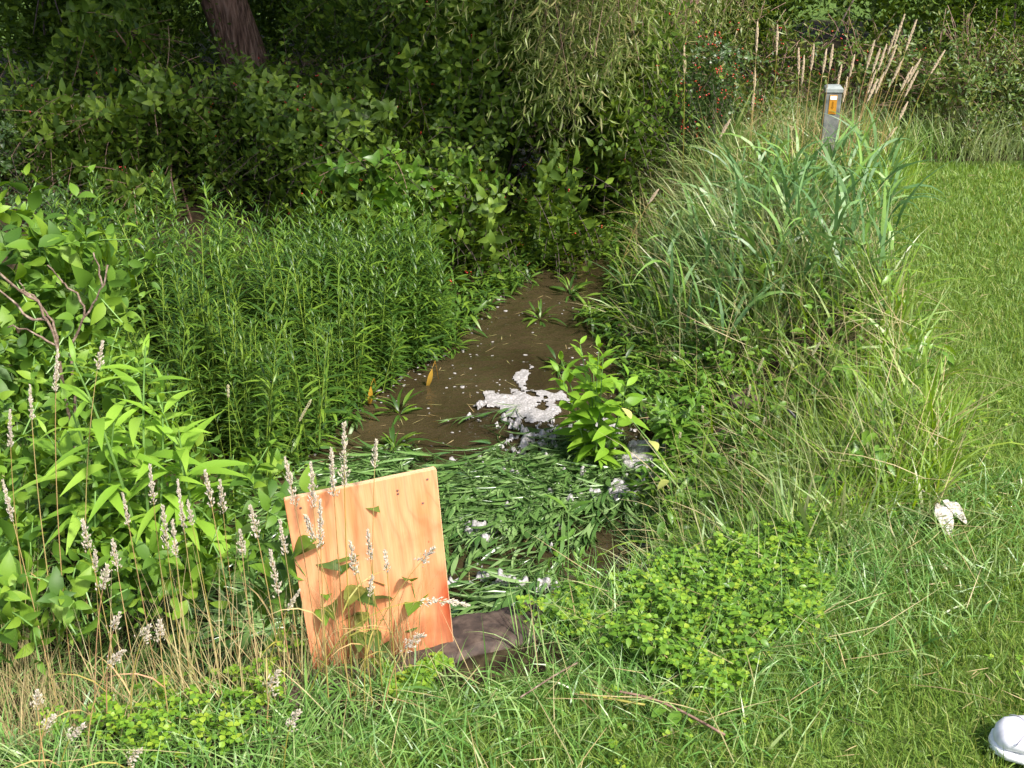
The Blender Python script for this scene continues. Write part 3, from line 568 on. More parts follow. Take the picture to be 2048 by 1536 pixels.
def tree(name, label, base, lean, r0, ells, n, protos, mat, bark, limbs=6, group=None, gap=-.3, hang=.5, scale=(.8, 1.7), hollow=.3, ns=2.4):
    H = lean[2]; z0 = float(hgt(*base)); o = empty(name, (base[0], base[1], z0), label=label, cat='tree', group=group); org = np.array(o.location)
    top = np.array((lean[0], lean[1], H)); g = G()
    pts = bez((0, 0, -.15), np.array((lean[0] * .35, lean[1] * .35, H * .5)), top, 14); rr = np.linspace(1, .45, 14) * r0; rr[0] *= 1.5; rr[1] *= 1.15
    tube(g, pts + rng.normal(0, r0 * .05, pts.shape), rr, 14)
    g.obj('trunk', bark, o, smooth=True); g = G()
    for i in range(limbs):
        e = ells[i % len(ells)]; s = pts[int(rng.integers(7, 14))]; t = np.array(e[:3]) + randdir(1)[0] * np.array(e[3:]) * .7 - org
        tube(g, bez(s, (s + t) / 2 + rng.normal(0, .2, 3) + [0, 0, .2], t, 9), np.linspace(r0 * .35, r0 * .06, 9), 6)
        for _ in range(3):
            s2 = (s + t) / 2 + rng.normal(0, .1, 3); t2 = t + rng.normal(0, .5, 3); tube(g, bez(s2, (s2 + t2) / 2 + rng.normal(0, .15, 3), t2, 6), np.linspace(r0 * .14, r0 * .03, 6), 4)
    g.obj('limbs', M['darktwig'], o)
    q, d = crown_points(ells, n, hollow, gap, ns); dd = norm(d * .6 + rng.normal(0, .6, q.shape) + np.array((0, 0, -hang))); up = np.tile((0, 0, 1.), (len(q), 1)) + rng.normal(0, .35, q.shape)
    fr = frames(dd, up)[:, [0, 2, 1], :]; fr = np.stack([-fr[:, 1], fr[:, 0], fr[:, 2]], 1); g = G()
    for k, (v, f, P) in enumerate(protos):
        m = np.arange(len(q)) % len(protos) == k; stamp(g, v, f, q[m] - org, fr[m], rng.uniform(*scale, m.sum()))
    g.obj('crown', mat, o, smooth=True); return o
M['bark'] = solid('bark', [(.09, .05, .036), (.28, .165, .12), (.48, .32, .25)], .85, 9, 9, 1.0, stretch=(6, 6, .7), dist=.09)
TP = [spray_proto(120 + k, 6, .06, .45, .3) for k in range(4)]
TB = [spray_proto(130 + k, 5, .13, .5, .5) for k in range(3)]
tb = at(500, 150, y=8.6); tt = at(445, 0, y=8.6); sl = (tt[0] - tb[0]) / (tt[2] - tb[2])
zb = float(hgt(tb[0], 8.6)); bx_ = tb[0] + (zb - tb[2]) * sl
tree('leaning_tree', 'big tree with a thick leaning red-brown trunk at top left', (bx_, 8.6), (sl * 4.2, -.6, 4.2), .19, [(-2.2, 6.3, 4.2, 2.6, 2.3, .9), (-.2, 6.4, 4.3, 1.6, 2.0, .8), (-3.2, 8.4, 3.6, 2.2, 1.6, 1.1), (-.9, 9, 3.6, 2.4, 1.5, 1.2), (-.8, 5.6, 3.6, 2.6, 1.0, .7), (.15, 4.4, 3.7, 1.4, .8, .5)], 4300, TB, M['dark'], M['bark'], 10, scale=(.9, 1.4), gap=-.6)  # forward crown lobes, out of view overhead, added to shade the shrubs
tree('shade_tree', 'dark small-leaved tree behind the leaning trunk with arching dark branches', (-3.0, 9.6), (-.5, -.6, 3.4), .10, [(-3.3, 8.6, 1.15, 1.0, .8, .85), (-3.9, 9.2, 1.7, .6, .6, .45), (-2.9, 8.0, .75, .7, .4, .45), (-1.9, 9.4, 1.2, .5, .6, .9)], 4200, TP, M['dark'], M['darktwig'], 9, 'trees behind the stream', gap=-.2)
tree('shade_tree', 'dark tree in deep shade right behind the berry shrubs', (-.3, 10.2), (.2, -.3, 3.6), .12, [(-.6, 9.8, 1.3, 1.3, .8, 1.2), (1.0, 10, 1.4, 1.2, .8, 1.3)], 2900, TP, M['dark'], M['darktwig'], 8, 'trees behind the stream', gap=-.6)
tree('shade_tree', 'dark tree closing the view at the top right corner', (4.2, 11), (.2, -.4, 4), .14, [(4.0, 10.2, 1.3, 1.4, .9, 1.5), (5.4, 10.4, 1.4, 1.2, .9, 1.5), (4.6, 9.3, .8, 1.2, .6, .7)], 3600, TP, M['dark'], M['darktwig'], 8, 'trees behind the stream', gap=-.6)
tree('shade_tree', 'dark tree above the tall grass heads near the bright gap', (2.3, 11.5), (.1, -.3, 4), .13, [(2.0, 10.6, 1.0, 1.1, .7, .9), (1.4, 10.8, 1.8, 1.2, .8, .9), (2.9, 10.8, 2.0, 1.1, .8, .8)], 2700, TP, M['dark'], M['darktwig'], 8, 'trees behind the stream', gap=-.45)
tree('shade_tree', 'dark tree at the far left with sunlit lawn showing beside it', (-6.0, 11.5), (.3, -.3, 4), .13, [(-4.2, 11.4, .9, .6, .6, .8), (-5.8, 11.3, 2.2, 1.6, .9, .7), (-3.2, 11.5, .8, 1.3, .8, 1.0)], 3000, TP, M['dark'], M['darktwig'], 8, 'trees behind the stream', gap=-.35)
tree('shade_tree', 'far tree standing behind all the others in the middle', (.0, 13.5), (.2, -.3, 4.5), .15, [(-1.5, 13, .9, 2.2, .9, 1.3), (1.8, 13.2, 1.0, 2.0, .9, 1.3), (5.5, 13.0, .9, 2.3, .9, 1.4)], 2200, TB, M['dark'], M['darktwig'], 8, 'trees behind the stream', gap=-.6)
# willow reaching in from above
o = empty('willow_tree', (1.3, 9.0, float(hgt(1.3, 9.0))), label='olive green willow with narrow leaves hanging in from the top middle', cat='tree'); org = np.array(o.location)
g = G(); tube(g, bez((0, 0, -.1), (.1, -.3, 1.8), (-.3, -.7, 3.4), 10), np.linspace(.13, .08, 10), 10); g.obj('trunk', M['bark'], o, smooth=True)
g = G(); gl = G(); base0 = np.array((-.3, -.7, 3.3))
tips = []
for i in range(74):
    px = rng.normal(1140, 105) if i < 52 else rng.uniform(1280, 1500); py = (rng.uniform(-.3, 1) * max(30, 215 - abs(px - 1170) * .8) if i < 52 else rng.uniform(-20, 120)); yy = rng.uniform(5.5, 6.1) if i < 52 else rng.uniform(7.3, 8.3)
    tips.append(at(px, max(py, -60), y=yy) - org)
for t in tips:
    top = t + np.array((rng.normal(.1, .15), rng.uniform(.1, .5), rng.uniform(.7, 1.1))); s = base0 + rng.normal(0, .1, 3)
    pts = np.concatenate([bez(s, (s + top) / 2 + [0, 0, .5], top, 6), bez(top, top + [0, -.1, -.2], t, 7)[1:]])
    tube(g, pts, np.concatenate([np.linspace(.012, .003, 6), np.linspace(.0028, .0012, 6)]), 3)
    for k in range(11):
        u = rng.uniform(0, 1); c = top * (1 - u) + t * u + rng.normal(0, .04, 3); tv, tf, P = WP[k % 5]
        dd = norm(np.array([(rng.normal(0, .5), rng.normal(-.2, .5), -1)])); fr = frames(dd, np.array([(0, -.4, 1.)]) + rng.normal(0, .4, (1, 3)))[:, [0, 2, 1], :]
        stamp(gl, tv, tf, c[None], fr, np.array([rng.uniform(.7, 1.1)]))
g.obj('branches', M['twig'], o); gl.obj('leaves', M['hang'], o, smooth=True)

# ------------------------------------------------------------ right bank single plants
def plant(name, label, cat, base, stems, nl, L, W, opening, length, mat, stem='greenstem', group=None, spread=.25, droop=.35, opp=True, prof=None, rad=.003, dirs=None, peak=.4, nseg=5, fold=.25, jit=.25, tipup=.6, bend=None):
    o = empty(name, base, label=label, cat=cat, group=group); gl = G(); gs = G()
    for i in range(stems):
        r = np.random.default_rng(int(rng.integers(1e6))); Lg = length * r.uniform(.8, 1.1) if i else length
        v, f, P = sprig_geo(nl, L, W, opening, Lg, (r.uniform(-.15, .15) if bend is None else bend), droop, opp, prof, fold, nseg, peak, jit=jit, tipup=tipup, r=r)
        d = np.array(dirs[i]) if dirs else (np.array((r.normal(0, spread), r.normal(0, spread), 1)) if i else np.array((0, 0, 1.)))
        F = frames(d[None], np.array([(r.normal(), r.normal(), .01)]))[0][[0, 2, 1]]
        off = np.array((r.normal(0, .02), r.normal(0, .02), 0)) if i else np.zeros(3)
        gl.add(v @ F + off, f); tube(gs, np.concatenate([[[0, 0, -.03]], P]) @ F + off, np.linspace(rad, rad * .4, len(P) + 1), 5)
    gs.obj('stem', M[stem], o); gl.obj('leaves', M[mat], o, smooth=True); return o
pr1 = lambda t: .7 + .6 * t - .9 * t ** 3
b = at(1185, 925, z=WZ); b[2] = WZ - .05
plant('tall_weed', 'bright green broad-leaved plant standing in the stream right of the foam', 'plant', b, 8, 10, .14, .34, 1.15, .52, 'bright', spread=.24, droop=.4, prof=pr1, rad=.004, nseg=5)
b = at(1350, 880, z=-.35)
plant('ferny_weed', 'ferny dark green weed on the right bank above the brown stones', 'plant', b, 6, 10, .10, .34, 1.2, .26, 'mint', spread=.35, droop=.3)
b = at(1135, 1190, z=-.2)
plant('slender_weed', 'slender pale stem with a whorl of leaves beside the floating weeds', 'plant', b, 1, 4, .085, .3, 1.1, .27, 'mint', prof=lambda t: .15 + 1.0 * t ** 3, rad=.0035)
b = at(1150, 1230, z=-.12)
plant('ferny_weed', 'ferny green weed at the lower end of the floating weed mat', 'plant', b, 6, 9, .07, .28, 1.1, .17, 'mint', spread=.4)
b = at(1345, 1010, z=-.3)
plant('pale_vine', 'pale yellow-green heart-leaved vine tip in front of the dark water', 'vine', b, 1, 5, .058, .7, 1.9, .30, 'pale', prof=lambda t: 1.2 - .4 * t, opp=False, droop=.3, bend=-.5)

# foreground left: bright lance-leaved plant
for px, py, H, lb, ln in [(310, 1130, .60, 'bright green lance-leaved plant rising tallest at the left foreground', .15), (225, 1120, .48, 'shorter bright lance-leaved plant left of the tallest one', .1), (405, 1120, .44, 'bright lance-leaved plant leaning toward the stand on the right', .1)]:
    b = at(px, py, z=-.02); plant('lance_leaved_plant', lb, 'plant', b, 4 if H > .6 else 3, 16, .15, .19, 1.15, H, 'lance', spread=.13, droop=.55, opp=False, prof=lambda t: .75 + .7 * t - 1.05 * t ** 4, rad=.0045, nseg=6, tipup=.7, bend=-.1)
# elder like shrub at left edge with drooping broad leaves
EP = [spray_proto(150 + k, 3, .10, .48, .16, opening=1.0, droop=.4, nseg=5) for k in range(4)]
def ellpx(px, py, y, rx, ry, rz): q = at(px, py, y=y); return (q[0], q[1], q[2], rx, ry, rz)
shrub('elder_bush', 'broad-leaved light green bush at the left edge above the bare twigs', 'shrub', (-1.45, 3.4), [ellpx(60, 520, 3.3, .26, .2, .14), ellpx(170, 540, 3.4, .14, .15, .10), ellpx(30, 680, 3.2, .26, .2, .16), ellpx(110, 600, 3.5, .25, .2, .14), ellpx(-10, 760, 3.1, .2, .2, .15), ellpx(150, 700, 3.4, .18, .2, .12), ellpx(40, 460, 3.5, .25, .15, .06)], 230, EP, M['broad'], M['greenstem'], 0, nb=8, br=.006, gap=-2, hang=.1, scale=(.8, 1.1), hollow=.2)
shrub('nettle_bush', 'mass of broad dark green leaves low at the left foreground', 'shrub', (-1.25, 2.75), [ellpx(100, 830, 2.85, .28, .22, .18), ellpx(60, 1000, 2.5, .28, .2, .16), ellpx(250, 960, 2.7, .25, .2, .14), ellpx(330, 1080, 2.45, .22, .2, .12), ellpx(480, 1010, 2.5, .18, .15, .12), ellpx(120, 1130, 2.25, .25, .2, .1), ellpx(20, 760, 3.1, .3, .2, .14), ellpx(220, 800, 3.0, .15, .15, .1), ellpx(40, 1180, 2.1, .25, .15, .1), ellpx(420, 1180, 2.2, .2, .12, .08)], 620, EP, M['broad'], M['greenstem'], 0, nb=26, br=.004, gap=-2, hang=.0, scale=(.4, .8), hollow=.2)
plantspots = [(440, 1160, .15, 'broad'), (560, 1130, .2, 'broad'), (250, 1200, .14, 'broad')]
b = at(690, 1310, z=0); plant('dark_leaved_vine', 'dark broad-leaved vine climbing in front of the plywood board', 'vine', b, 3, 5, .075, .62, 1.2, .36, 'broad', spread=.16, droop=.4, opp=False, prof=lambda t: .6 + .5 * t, rad=.0022, nseg=5)
for px, py, H, lb in [(650, 1330, .42, 'dark vine with big leaves reaching the top left of the plywood'), (720, 1330, .40, 'dark vine with big leaves over the upper middle of the plywood'), (750, 1330, .26, 'broad leaves low across the middle of the plywood')]:
    b = at(px, py, z=0); plant('dark_leaved_vine', lb, 'vine', b, 2, 7, .068, .6, 1.35, H, 'weed', spread=.1, droop=.45, opp=False, prof=lambda t: .8 + .3 * t, rad=.002, nseg=5, tipup=.3)
b = at(835, 1300, z=0); plant('dark_leaved_vine', 'low broad-leaved sprig before the lower middle of the plywood', 'vine', b, 2, 4, .065, .62, 1.2, .20, 'broad', spread=.2, droop=.4, opp=False, prof=lambda t: .6 + .5 * t, rad=.002, nseg=5)
b = at(585, 1320, z=0); plant('dark_leaved_vine', 'broad-leaved sprig covering the left edge of the plywood', 'vine', b, 4, 5, .07, .6, 1.2, .26, 'broad', spread=.22, droop=.4, opp=False, prof=lambda t: .6 + .5 * t, rad=.002, nseg=5)
# broken brown twigs at left
g = G(); ot = empty('bare_branch', at(120, 900, y=2.9), label='reddish brown bare broken branch forking among leaves at the left edge', cat='branch'); org = np.array(ot.location)
def pxl(pts, y): return np.array([at(a, b, y=y + c) for a, b, c in pts]) - org
for pts, r in [([(170, 1120, -.2), (150, 900, 0), (115, 700, 0), (95, 640, 0), (70, 600, 0), (0, 555, -.05), (-60, 500, -.1)], .0075),
               ([(95, 640, 0), (60, 640, 0), (20, 600, .02), (-30, 560, .05)], .006), ([(110, 690, 0), (60, 660, 0), (15, 655, .02)], .0045),
               ([(115, 700, 0), (112, 655, .0), (95, 625, .02), (60, 585, .02), (40, 580, 0)], .006), ([(150, 900, 0), (140, 700, .05), (165, 635, .05), (200, 590, .05), (215, 530, .05)], .006),
               ([(168, 632, .05), (165, 600, .05), (130, 565, .05), (125, 560, .03), (95, 530, 0)], .005), ([(205, 570, .05), (200, 540, .05), (187, 505, .05)], .0045), ([(70, 600, 0), (45, 580, 0), (40, 560, 0)], .0035)]:
    P = pxl(pts, 2.9); t = np.linspace(0, 1, len(P)); tt_ = np.linspace(0, 1, len(P) * 3); PP = np.stack([np.interp(tt_, t, P[:, i]) for i in range(3)], 1); PP[1:-1] += rng.normal(0, .003, (len(PP) - 2, 3)); tube(g, PP, np.linspace(r, r * .55, len(PP)) * .75 * rng.uniform(.85, 1.2, len(PP)), 6)
g.obj('wood', M['redtwig'], ot, smooth=True)

# ------------------------------------------------------------ ground cover on the near bank
def cover(name, label, Zp, n, L, W, mat, h0, h1, tri=True, cat='ground cover'):
    x0, y0 = Zp.min(0); x1, y1 = Zp.max(0); q = scatter(n, x0 - .1, x1 + .1, y0 - .1, y1 + .1, lambda x, y: np.where(sdist(x, y, Zp) < .02 + .12 * fn(np.stack([x, y, 0 * x], -1), 7), 1, 0) * np.clip(.6 + .9 * fn(np.stack([x, y, 0 * x], -1), 6), 0.05, 1))
    n = len(q); g = G(); hgt_ = rng.uniform(h0, h1, n) * np.clip(.8 + .75 * fn(q * [1, 1, 0], 6), .1, 1.8); q = q + np.stack([0 * hgt_, 0 * hgt_, hgt_], 1)
    tv, tf = leaf(W, .25, .3, 3, .6 if tri else .42); a = rng.uniform(0, 6.28, n); s = rng.uniform(.7, 1.2, n) * L
    for k in range(3 if tri else 4):
        if tri: aa = a + k * 2.09; el = rng.uniform(-.1, .4, n)
        else: aa = a + k * 1.57; el = rng.uniform(-.3, .5, n)
        d = np.stack([np.cos(aa) * np.cos(el), np.sin(aa) * np.cos(el), np.sin(el)], 1)
        pp = q if tri else q + np.array((0, 0, -.012 * (k % 2)))
        stamp(g, tv, tf, pp, frames(d, np.tile((0, 0, 1.), (n, 1)) + rng.normal(0, .25, (n, 3))), s)
    return tag(g.obj(name, M[mat], smooth=True), label, cat, kind='stuff')
cover('clover_patch', 'bright yellow-green clover carpet on the near right bank', zone((1250, 1130), (1480, 1020), (1620, 1050), (1760, 1160), (1640, 1260), (1500, 1250), (1420, 1380), (1250, 1300), (1080, 1330), (1060, 1250), (1180, 1180), z=0), 2100, .013, .95, 'clover', .01, .085)
cover('mint_patch', 'darker leafy herbs mixed between clover on the near right bank', zone((1200, 1120), (1480, 980), (1640, 1040), (1740, 1150), (1500, 1280), (1400, 1360), (1260, 1340), (1100, 1300), z=-.02), 750, .026, .5, 'mint', .02, .085, tri=False)
cover('clover_patch', 'bright clover patch in the bottom left foreground', zone((20, 1300), (200, 1290), (440, 1270), (560, 1290), (540, 1400), (480, 1480), (60, 1470), (-40, 1400), z=0), 900, .013, .95, 'clover', .02, .09)
cover('herb_patch', 'small leafy herbs at the foot of the brown slab', zone((760, 1330), (920, 1300), (1080, 1360), (900, 1400), z=0), 260, .014, .95, 'clover', .02, .06)
cover('edge_herbs', 'leafy herbs filling the strip between bank grass and lawn', zone((1500, 860), (1700, 760), (1850, 820), (1900, 960), (1800, 1060), (1600, 1040), z=-.02), 420, .016, .9, 'clover', .03, .14)
cover('bank_herbs', 'dark round leaves low on the wet right shore', zone((1240, 700), (1340, 640), (1420, 760), (1460, 920), (1380, 1060), (1300, 1100), (1360, 900), z=-.38), 700, .03, .6, 'mint', .03, .16, tri=False)
cover('shore_leaves', 'loose broken leaves gathered at the lower right shore', zone((1200, 960), (1330, 900), (1400, 980), (1330, 1080), (1240, 1040), z=-.43), 260, .028, .4, 'float', .0, .05, tri=False)

# ------------------------------------------------------------ seed heads
def stalk(name, label, cat, base, tip, headlen, kind, group, sag=.0, r=.0011, hw=1.0):
    base = np.asarray(base, float); tip = np.asarray(tip, float); o = empty(name, base, label=label, cat=cat, group=group)
    t = tip - base; ctrl = t * .55 + np.array((-t[0] * .25, -t[1] * .25, abs(t[2]) * .08 + sag)); P = bez((0, 0, -.01), ctrl, t, 14)
    g = G(); tube(g, P, np.linspace(r * 1.4, r * .6, 14), 4)
    if kind != 'timothy': # a stem leaf
        blades(g, P[4:5], np.array([.14]), np.array([.0035]), rng.uniform(0, 6.28, 1), np.array([.4]), np.array([1.5]), seg=4)
    g.obj('stalk', M['culm'] if kind in ('orchard', 'reed') else M['wtip'], o)
    L = np.linalg.norm(np.diff(P, axis=0), axis=1); s = np.concatenate([[0], np.cumsum(L)]); tot = s[-1]
    g = G()
    if kind == 'orchard':
        n = int(1500 * headlen) + 25; u = rng.random(n) ** .8; S = tot - headlen * (1 - u); w_ = (.0062 * (1 - u) ** .8 + .0010) * hw * (1 + .5 * np.sin(u * 26 + rng.uniform(0, 6)))
        sl, sz, ln = .5, 1.0, rng.uniform(.002, .0048, n)
    elif kind == 'reed':
        n = 260; u = rng.random(n); S = tot - headlen * (1 - u); w_ = .0065 * np.sin(math.pi * np.clip(u * .9 + .08, 0, 1)) * hw; ln = rng.uniform(.006, .009, n)
    else:
        n = int(4200 * headlen); u = rng.random(n); S = tot - headlen * (1 - u); w_ = .0035 * np.minimum(1, 8 * np.minimum(u, 1 - u) + .3) * hw; ln = rng.uniform(.002, .003, n)
    q = np.stack([np.interp(S, s, P[:, i]) for i in range(3)], 1); ax = norm(P[-1] - P[-3]); a = randdir(n); a = norm(a - (a @ ax)[:, None] * ax)
    dirs = norm(ax + a * (.55 if kind == 'orchard' else .35)); q = q + a * (w_ * np.sqrt(rng.random(n)))[:, None]
    stamp(g, *SEED, q, frames(dirs, a + .01), np.stack([ln * .42, ln, ln * .42], 1))
    g.obj('seed_head', M['seed'] if kind == 'orchard' else (M['reedhead'] if kind == 'reed' else M['timothy']), o); return o
ORD = {}
WORDS = 'first second third fourth fifth sixth seventh eighth ninth tenth eleventh twelfth thirteenth fourteenth fifteenth sixteenth seventeenth eighteenth nineteenth twentieth twenty-first twenty-second twenty-third twenty-fourth twenty-fifth twenty-sixth twenty-seventh twenty-eighth twenty-ninth thirtieth'.split()
def st(px0, py0, px1, py1, y0, dy, hl, kind, name, label, cat, group, z0=None, **k):
    b = at(px0, py0, y=y0); b[2] = float(hgt(b[0], b[1])) if z0 is None else z0; o = stalk(name, label, cat, b, at(px1, py1, y=y0 + dy), hl, kind, group, **k); ORD.setdefault(label, []).append((px1, o)); return o
GA = 'tall pale grass heads standing before the plywood'; LA = 'tall grass stalk with pale fluffy head before the plywood'
# (base x, base y, head tip x, head tip y, depth, depth shift of the tip, head length)
for a in [(640, 1300, 570, 915, 1.86, .0, .11), (650, 1320, 622, 925, 1.84, .02, .10), (690, 1310, 662, 895, 1.85, .0, .11), (700, 1320, 688, 845, 1.86, .02, .14), (745, 1300, 752, 880, 1.88, .02, .06), (650, 1330, 640, 1000, 1.80, .0, .11), (740, 1330, 700, 1080, 1.80, .0, .08), (760, 1300, 735, 1060, 1.82, .0, .07), (700, 1340, 610, 1030, 1.8, -.02, .06), (790, 1320, 770, 1100, 1.8, .02, .05), (720, 1310, 745, 1150, 1.8, 0, .05)]:
    st(*a, 'orchard', 'seed_grass', LA, 'grass stalk', GA, hw=rng.uniform(.8, 1.5))
st(600, 1350, 940, 1210, 1.82, .0, .10, 'orchard', 'seed_grass', 'grass stalk bent over with its head past the right edge of the plywood', 'grass stalk', GA, sag=.16, hw=1.3)
st(700, 1340, 870, 1095, 1.83, .0, .05, 'orchard', 'seed_grass', 'thin stalk whose small white tuft shows on the right half of the plywood', 'grass stalk', GA, hw=1.8)
st(760, 1330, 850, 1270, 1.80, -.02, .06, 'orchard', 'seed_grass', 'drooping fluffy grass head at the bottom right corner of the plywood', 'grass stalk', GA, sag=.05, hw=2.2)
GB = 'pale grass heads in the left foreground'; LB = 'tan grass stalk with slim pale head among left foreground leaves'
for a in [(330, 1290, 300, 930, 2.0, 0, .09), (350, 1290, 325, 1010, 1.95, 0, .11), (360, 1280, 345, 1040, 1.95, 0, .09), (300, 1270, 245, 985, 2.0, 0, .08), (230, 1290, 165, 1040, 1.9, 0, .07), (110, 1290, 60, 770, 2.1, .05, .08), (60, 1290, 20, 820, 2.1, 0, .09), (160, 1250, 205, 680, 2.2, .1, .07), (90, 1300, 5, 960, 2.0, 0, .1), (480, 1290, 410, 940, 2.0, .0, .09), (470, 1290, 440, 960, 2.05, .0, .08), (560, 1310, 500, 1010, 1.9, .0, .08), (580, 1320, 540, 1100, 1.85, .0, .11), (600, 1320, 560, 1040, 1.88, .0, .08), (440, 1300, 375, 1000, 1.95, 0, .06), (500, 1300, 480, 1060, 1.9, 0, .06), (130, 1330, 115, 700, 2.05, .1, .09), (400, 1310, 355, 960, 2.0, .0, .12), (260, 1310, 225, 1080, 1.85, 0, .07), (520, 1330, 600, 1180, 1.85, 0, .06), (180, 1340, 190, 1100, 1.8, 0, .05)]:
    st(*a, 'orchard', 'seed_grass', LB, 'grass stalk', GB, hw=rng.uniform(.7, 1.5))
GC = 'nodding pale grass heads low at the bottom left'; LC = 'short nodding grass stalk with fluffy pale head low at bottom left'
for a in [(150, 1420, 215, 1130, 1.75, 0, .06, ), (200, 1400, 240, 1225, 1.72, 0, .045), (160, 1450, 250, 1300, 1.68, 0, .05), (80, 1500, 75, 1380, 1.6, 0, .04), (100, 1520, 170, 1450, 1.58, 0, .05), (60, 1500, 110, 1430, 1.6, 0, .04), (240, 1510, 285, 1500, 1.6, 0, .05), (330, 1400, 320, 1240, 1.75, 0, .05), (520, 1350, 560, 1340, 1.75, 0, .06), (560, 1500, 600, 1420, 1.62, 0, .05), (250, 1420, 300, 1250, 1.72, 0, .04)]:
    st(*a, 'orchard', 'seed_grass', LC, 'grass stalk', GC, sag=.03, hw=rng.uniform(1.5, 2.4))
GD = 'tan reed heads beside the marker post'; LD = 'slim tan reed head on a leaning stalk near the marker post'
for x1, y1, x0, l in [(1512, 45, 1500, .15), (1552, 50, 1540, .16), (1365, 92, 1370, .15), (1594, 97, 1590, .14), (1605, 112, 1590, .15), (1625, 90, 1600, .13), (1650, 98, 1620, .13), (1663, 90, 1635, .13), (1680, 130, 1650, .13), (1706, 110, 1670, .12), (1692, 155, 1665, .13), (1746, 82, 1690, .15), (1757, 98, 1700, .13), (1770, 90, 1710, .14), (1790, 60, 1720, .14), (1806, 30, 1730, .17), (1830, 40, 1750, .16), (1790, 92, 1715, .16), (1803, 118, 1730, .14), (1838, 118, 1750, .14), (1822, 135, 1745, .13), (1833, 142, 1760, .15), (1886, 102, 1790, .14), (1812, 205, 1765, .10), (1790, 255, 1740, .09), (1507, 138, 1500, .12), (1504, 190, 1495, .08), (1748, 142, 1700, .13), (1765, 145, 1710, .12), (1752, 160, 1690, .12)]:
    st(x0, 320, x1 + 3, y1, 6.3 + rng.uniform(-.2, .25), .05, l, 'reed', 'reed_stalk', LD, 'reed', GD, r=.0018, hw=.95)
GE = 'timothy heads over the right bank'; LE = 'pale green cylinder-headed timothy stalk over the right bank'
for x0, y0, x1, y1, y, l in [(1560, 900, 1640, 685, 3.6, .055), (1460, 900, 1527, 715, 3.5, .06), (1480, 900, 1500, 770, 3.4, .045), (1640, 900, 1730, 778, 3.5, .05), (1405, 1040, 1405, 812, 3.1, .022), (1345, 1080, 1360, 865, 3.0, .02), (1500, 960, 1530, 835, 3.3, .04)]:
    st(x0, y0, x1, y1, y, 0, l, 'timothy', 'timothy_stalk', LE, 'grass stalk', GE, r=.0012, hw=1.15)
st(480, 960, 622, 800, 2.9, .0, .08, 'timothy', 'timothy_stalk', 'timothy head arching right over the water above the plywood', 'grass stalk', GE, r=.0014)
st(455, 960, 456, 770, 2.9, .0, .04, 'timothy', 'timothy_stalk', 'short upright timothy head against the dark left stand', 'grass stalk', GE, r=.0014)
st(1230, 470, 1316, 380, 5.6, 0, .08, 'reed', 'reed_stalk', 'single tan reed head leaning over the far narrow channel', 'reed', GD, r=.0022)
st(1370, 350, 1460, 240, 5.9, 0, .10, 'reed', 'reed_stalk', 'tan reed head leaning right below the bluish berry shrub', 'reed', GD, r=.0022)
for lb, it in ORD.items():
    if len(it) > 1:
        for w_, (px, o) in zip(WORDS, sorted(it, key=lambda t: t[0])): o['label'] = lb + ', ' + w_ + ' from left'
# dry pale stems across the bank
for pts, lb in [([(1600, 830), (1520, 740), (1450, 712), (1330, 665)], 'long pale dry stem slanting down the right bank to the water'), ([(1625, 705), (1580, 640), (1540, 580), (1485, 508)], 'long pale dry stem standing at a slant in the bank grass'), ([(1640, 700), (1600, 650), (1570, 610), (1552, 592)], 'shorter curled dry stem beside the slanting one')]:
    P = np.array([at(a, b, y=4.2 + (900 - b) * .002) for a, b in pts]); t = np.linspace(0, 1, len(P)); u = np.linspace(0, 1, 12); PP = np.stack([np.interp(u, t, P[:, i]) for i in range(3)], 1)
    g = G(); tube(g, PP, np.linspace(.005, .003, 12), 5); stamp(g, *BALL, PP[-1:], rotz(np.zeros(1)), np.array([.009])); o = g.obj('dry_stem', M['straw'], origin=PP[0]); o.location = PP[0]; tag(o, lb, 'dry stem', 'dry stems on the right bank')
# yellow leaves
tv, tf = leaf(.18, .3, .4, 5)
for px, py, ang, lb in [(722, 720, -1.5, 'upper yellow dying leaf at the water edge of the stand'), (742, 770, -1.7, 'lower yellow dying leaf at the water edge of the stand'), (865, 735, -1.9, 'orange-yellow leaf hanging beside the spiky tuft in open water'), (632, 845, -1.4, 'yellow leaf in the shade at the foot of the stand behind the plywood')]:
    q = at(px, py, z=WZ + .09); d = np.array([(math.cos(ang) * .5, -.1, math.sin(ang) * .7)]); g = G(); stamp(g, tv, tf, np.zeros((1, 3)), frames(d, np.array([(0.2, -1., .3)])), np.array([.12])); tube(g, [(0, 0, 0), (.01, .03, .02), (.02, .08, -.1)], .001, 3)
    o = g.obj('yellow_leaf', M['yellow'], smooth=True); o.location = q; tag(o, lb, 'leaf', 'yellow leaves along the stand')

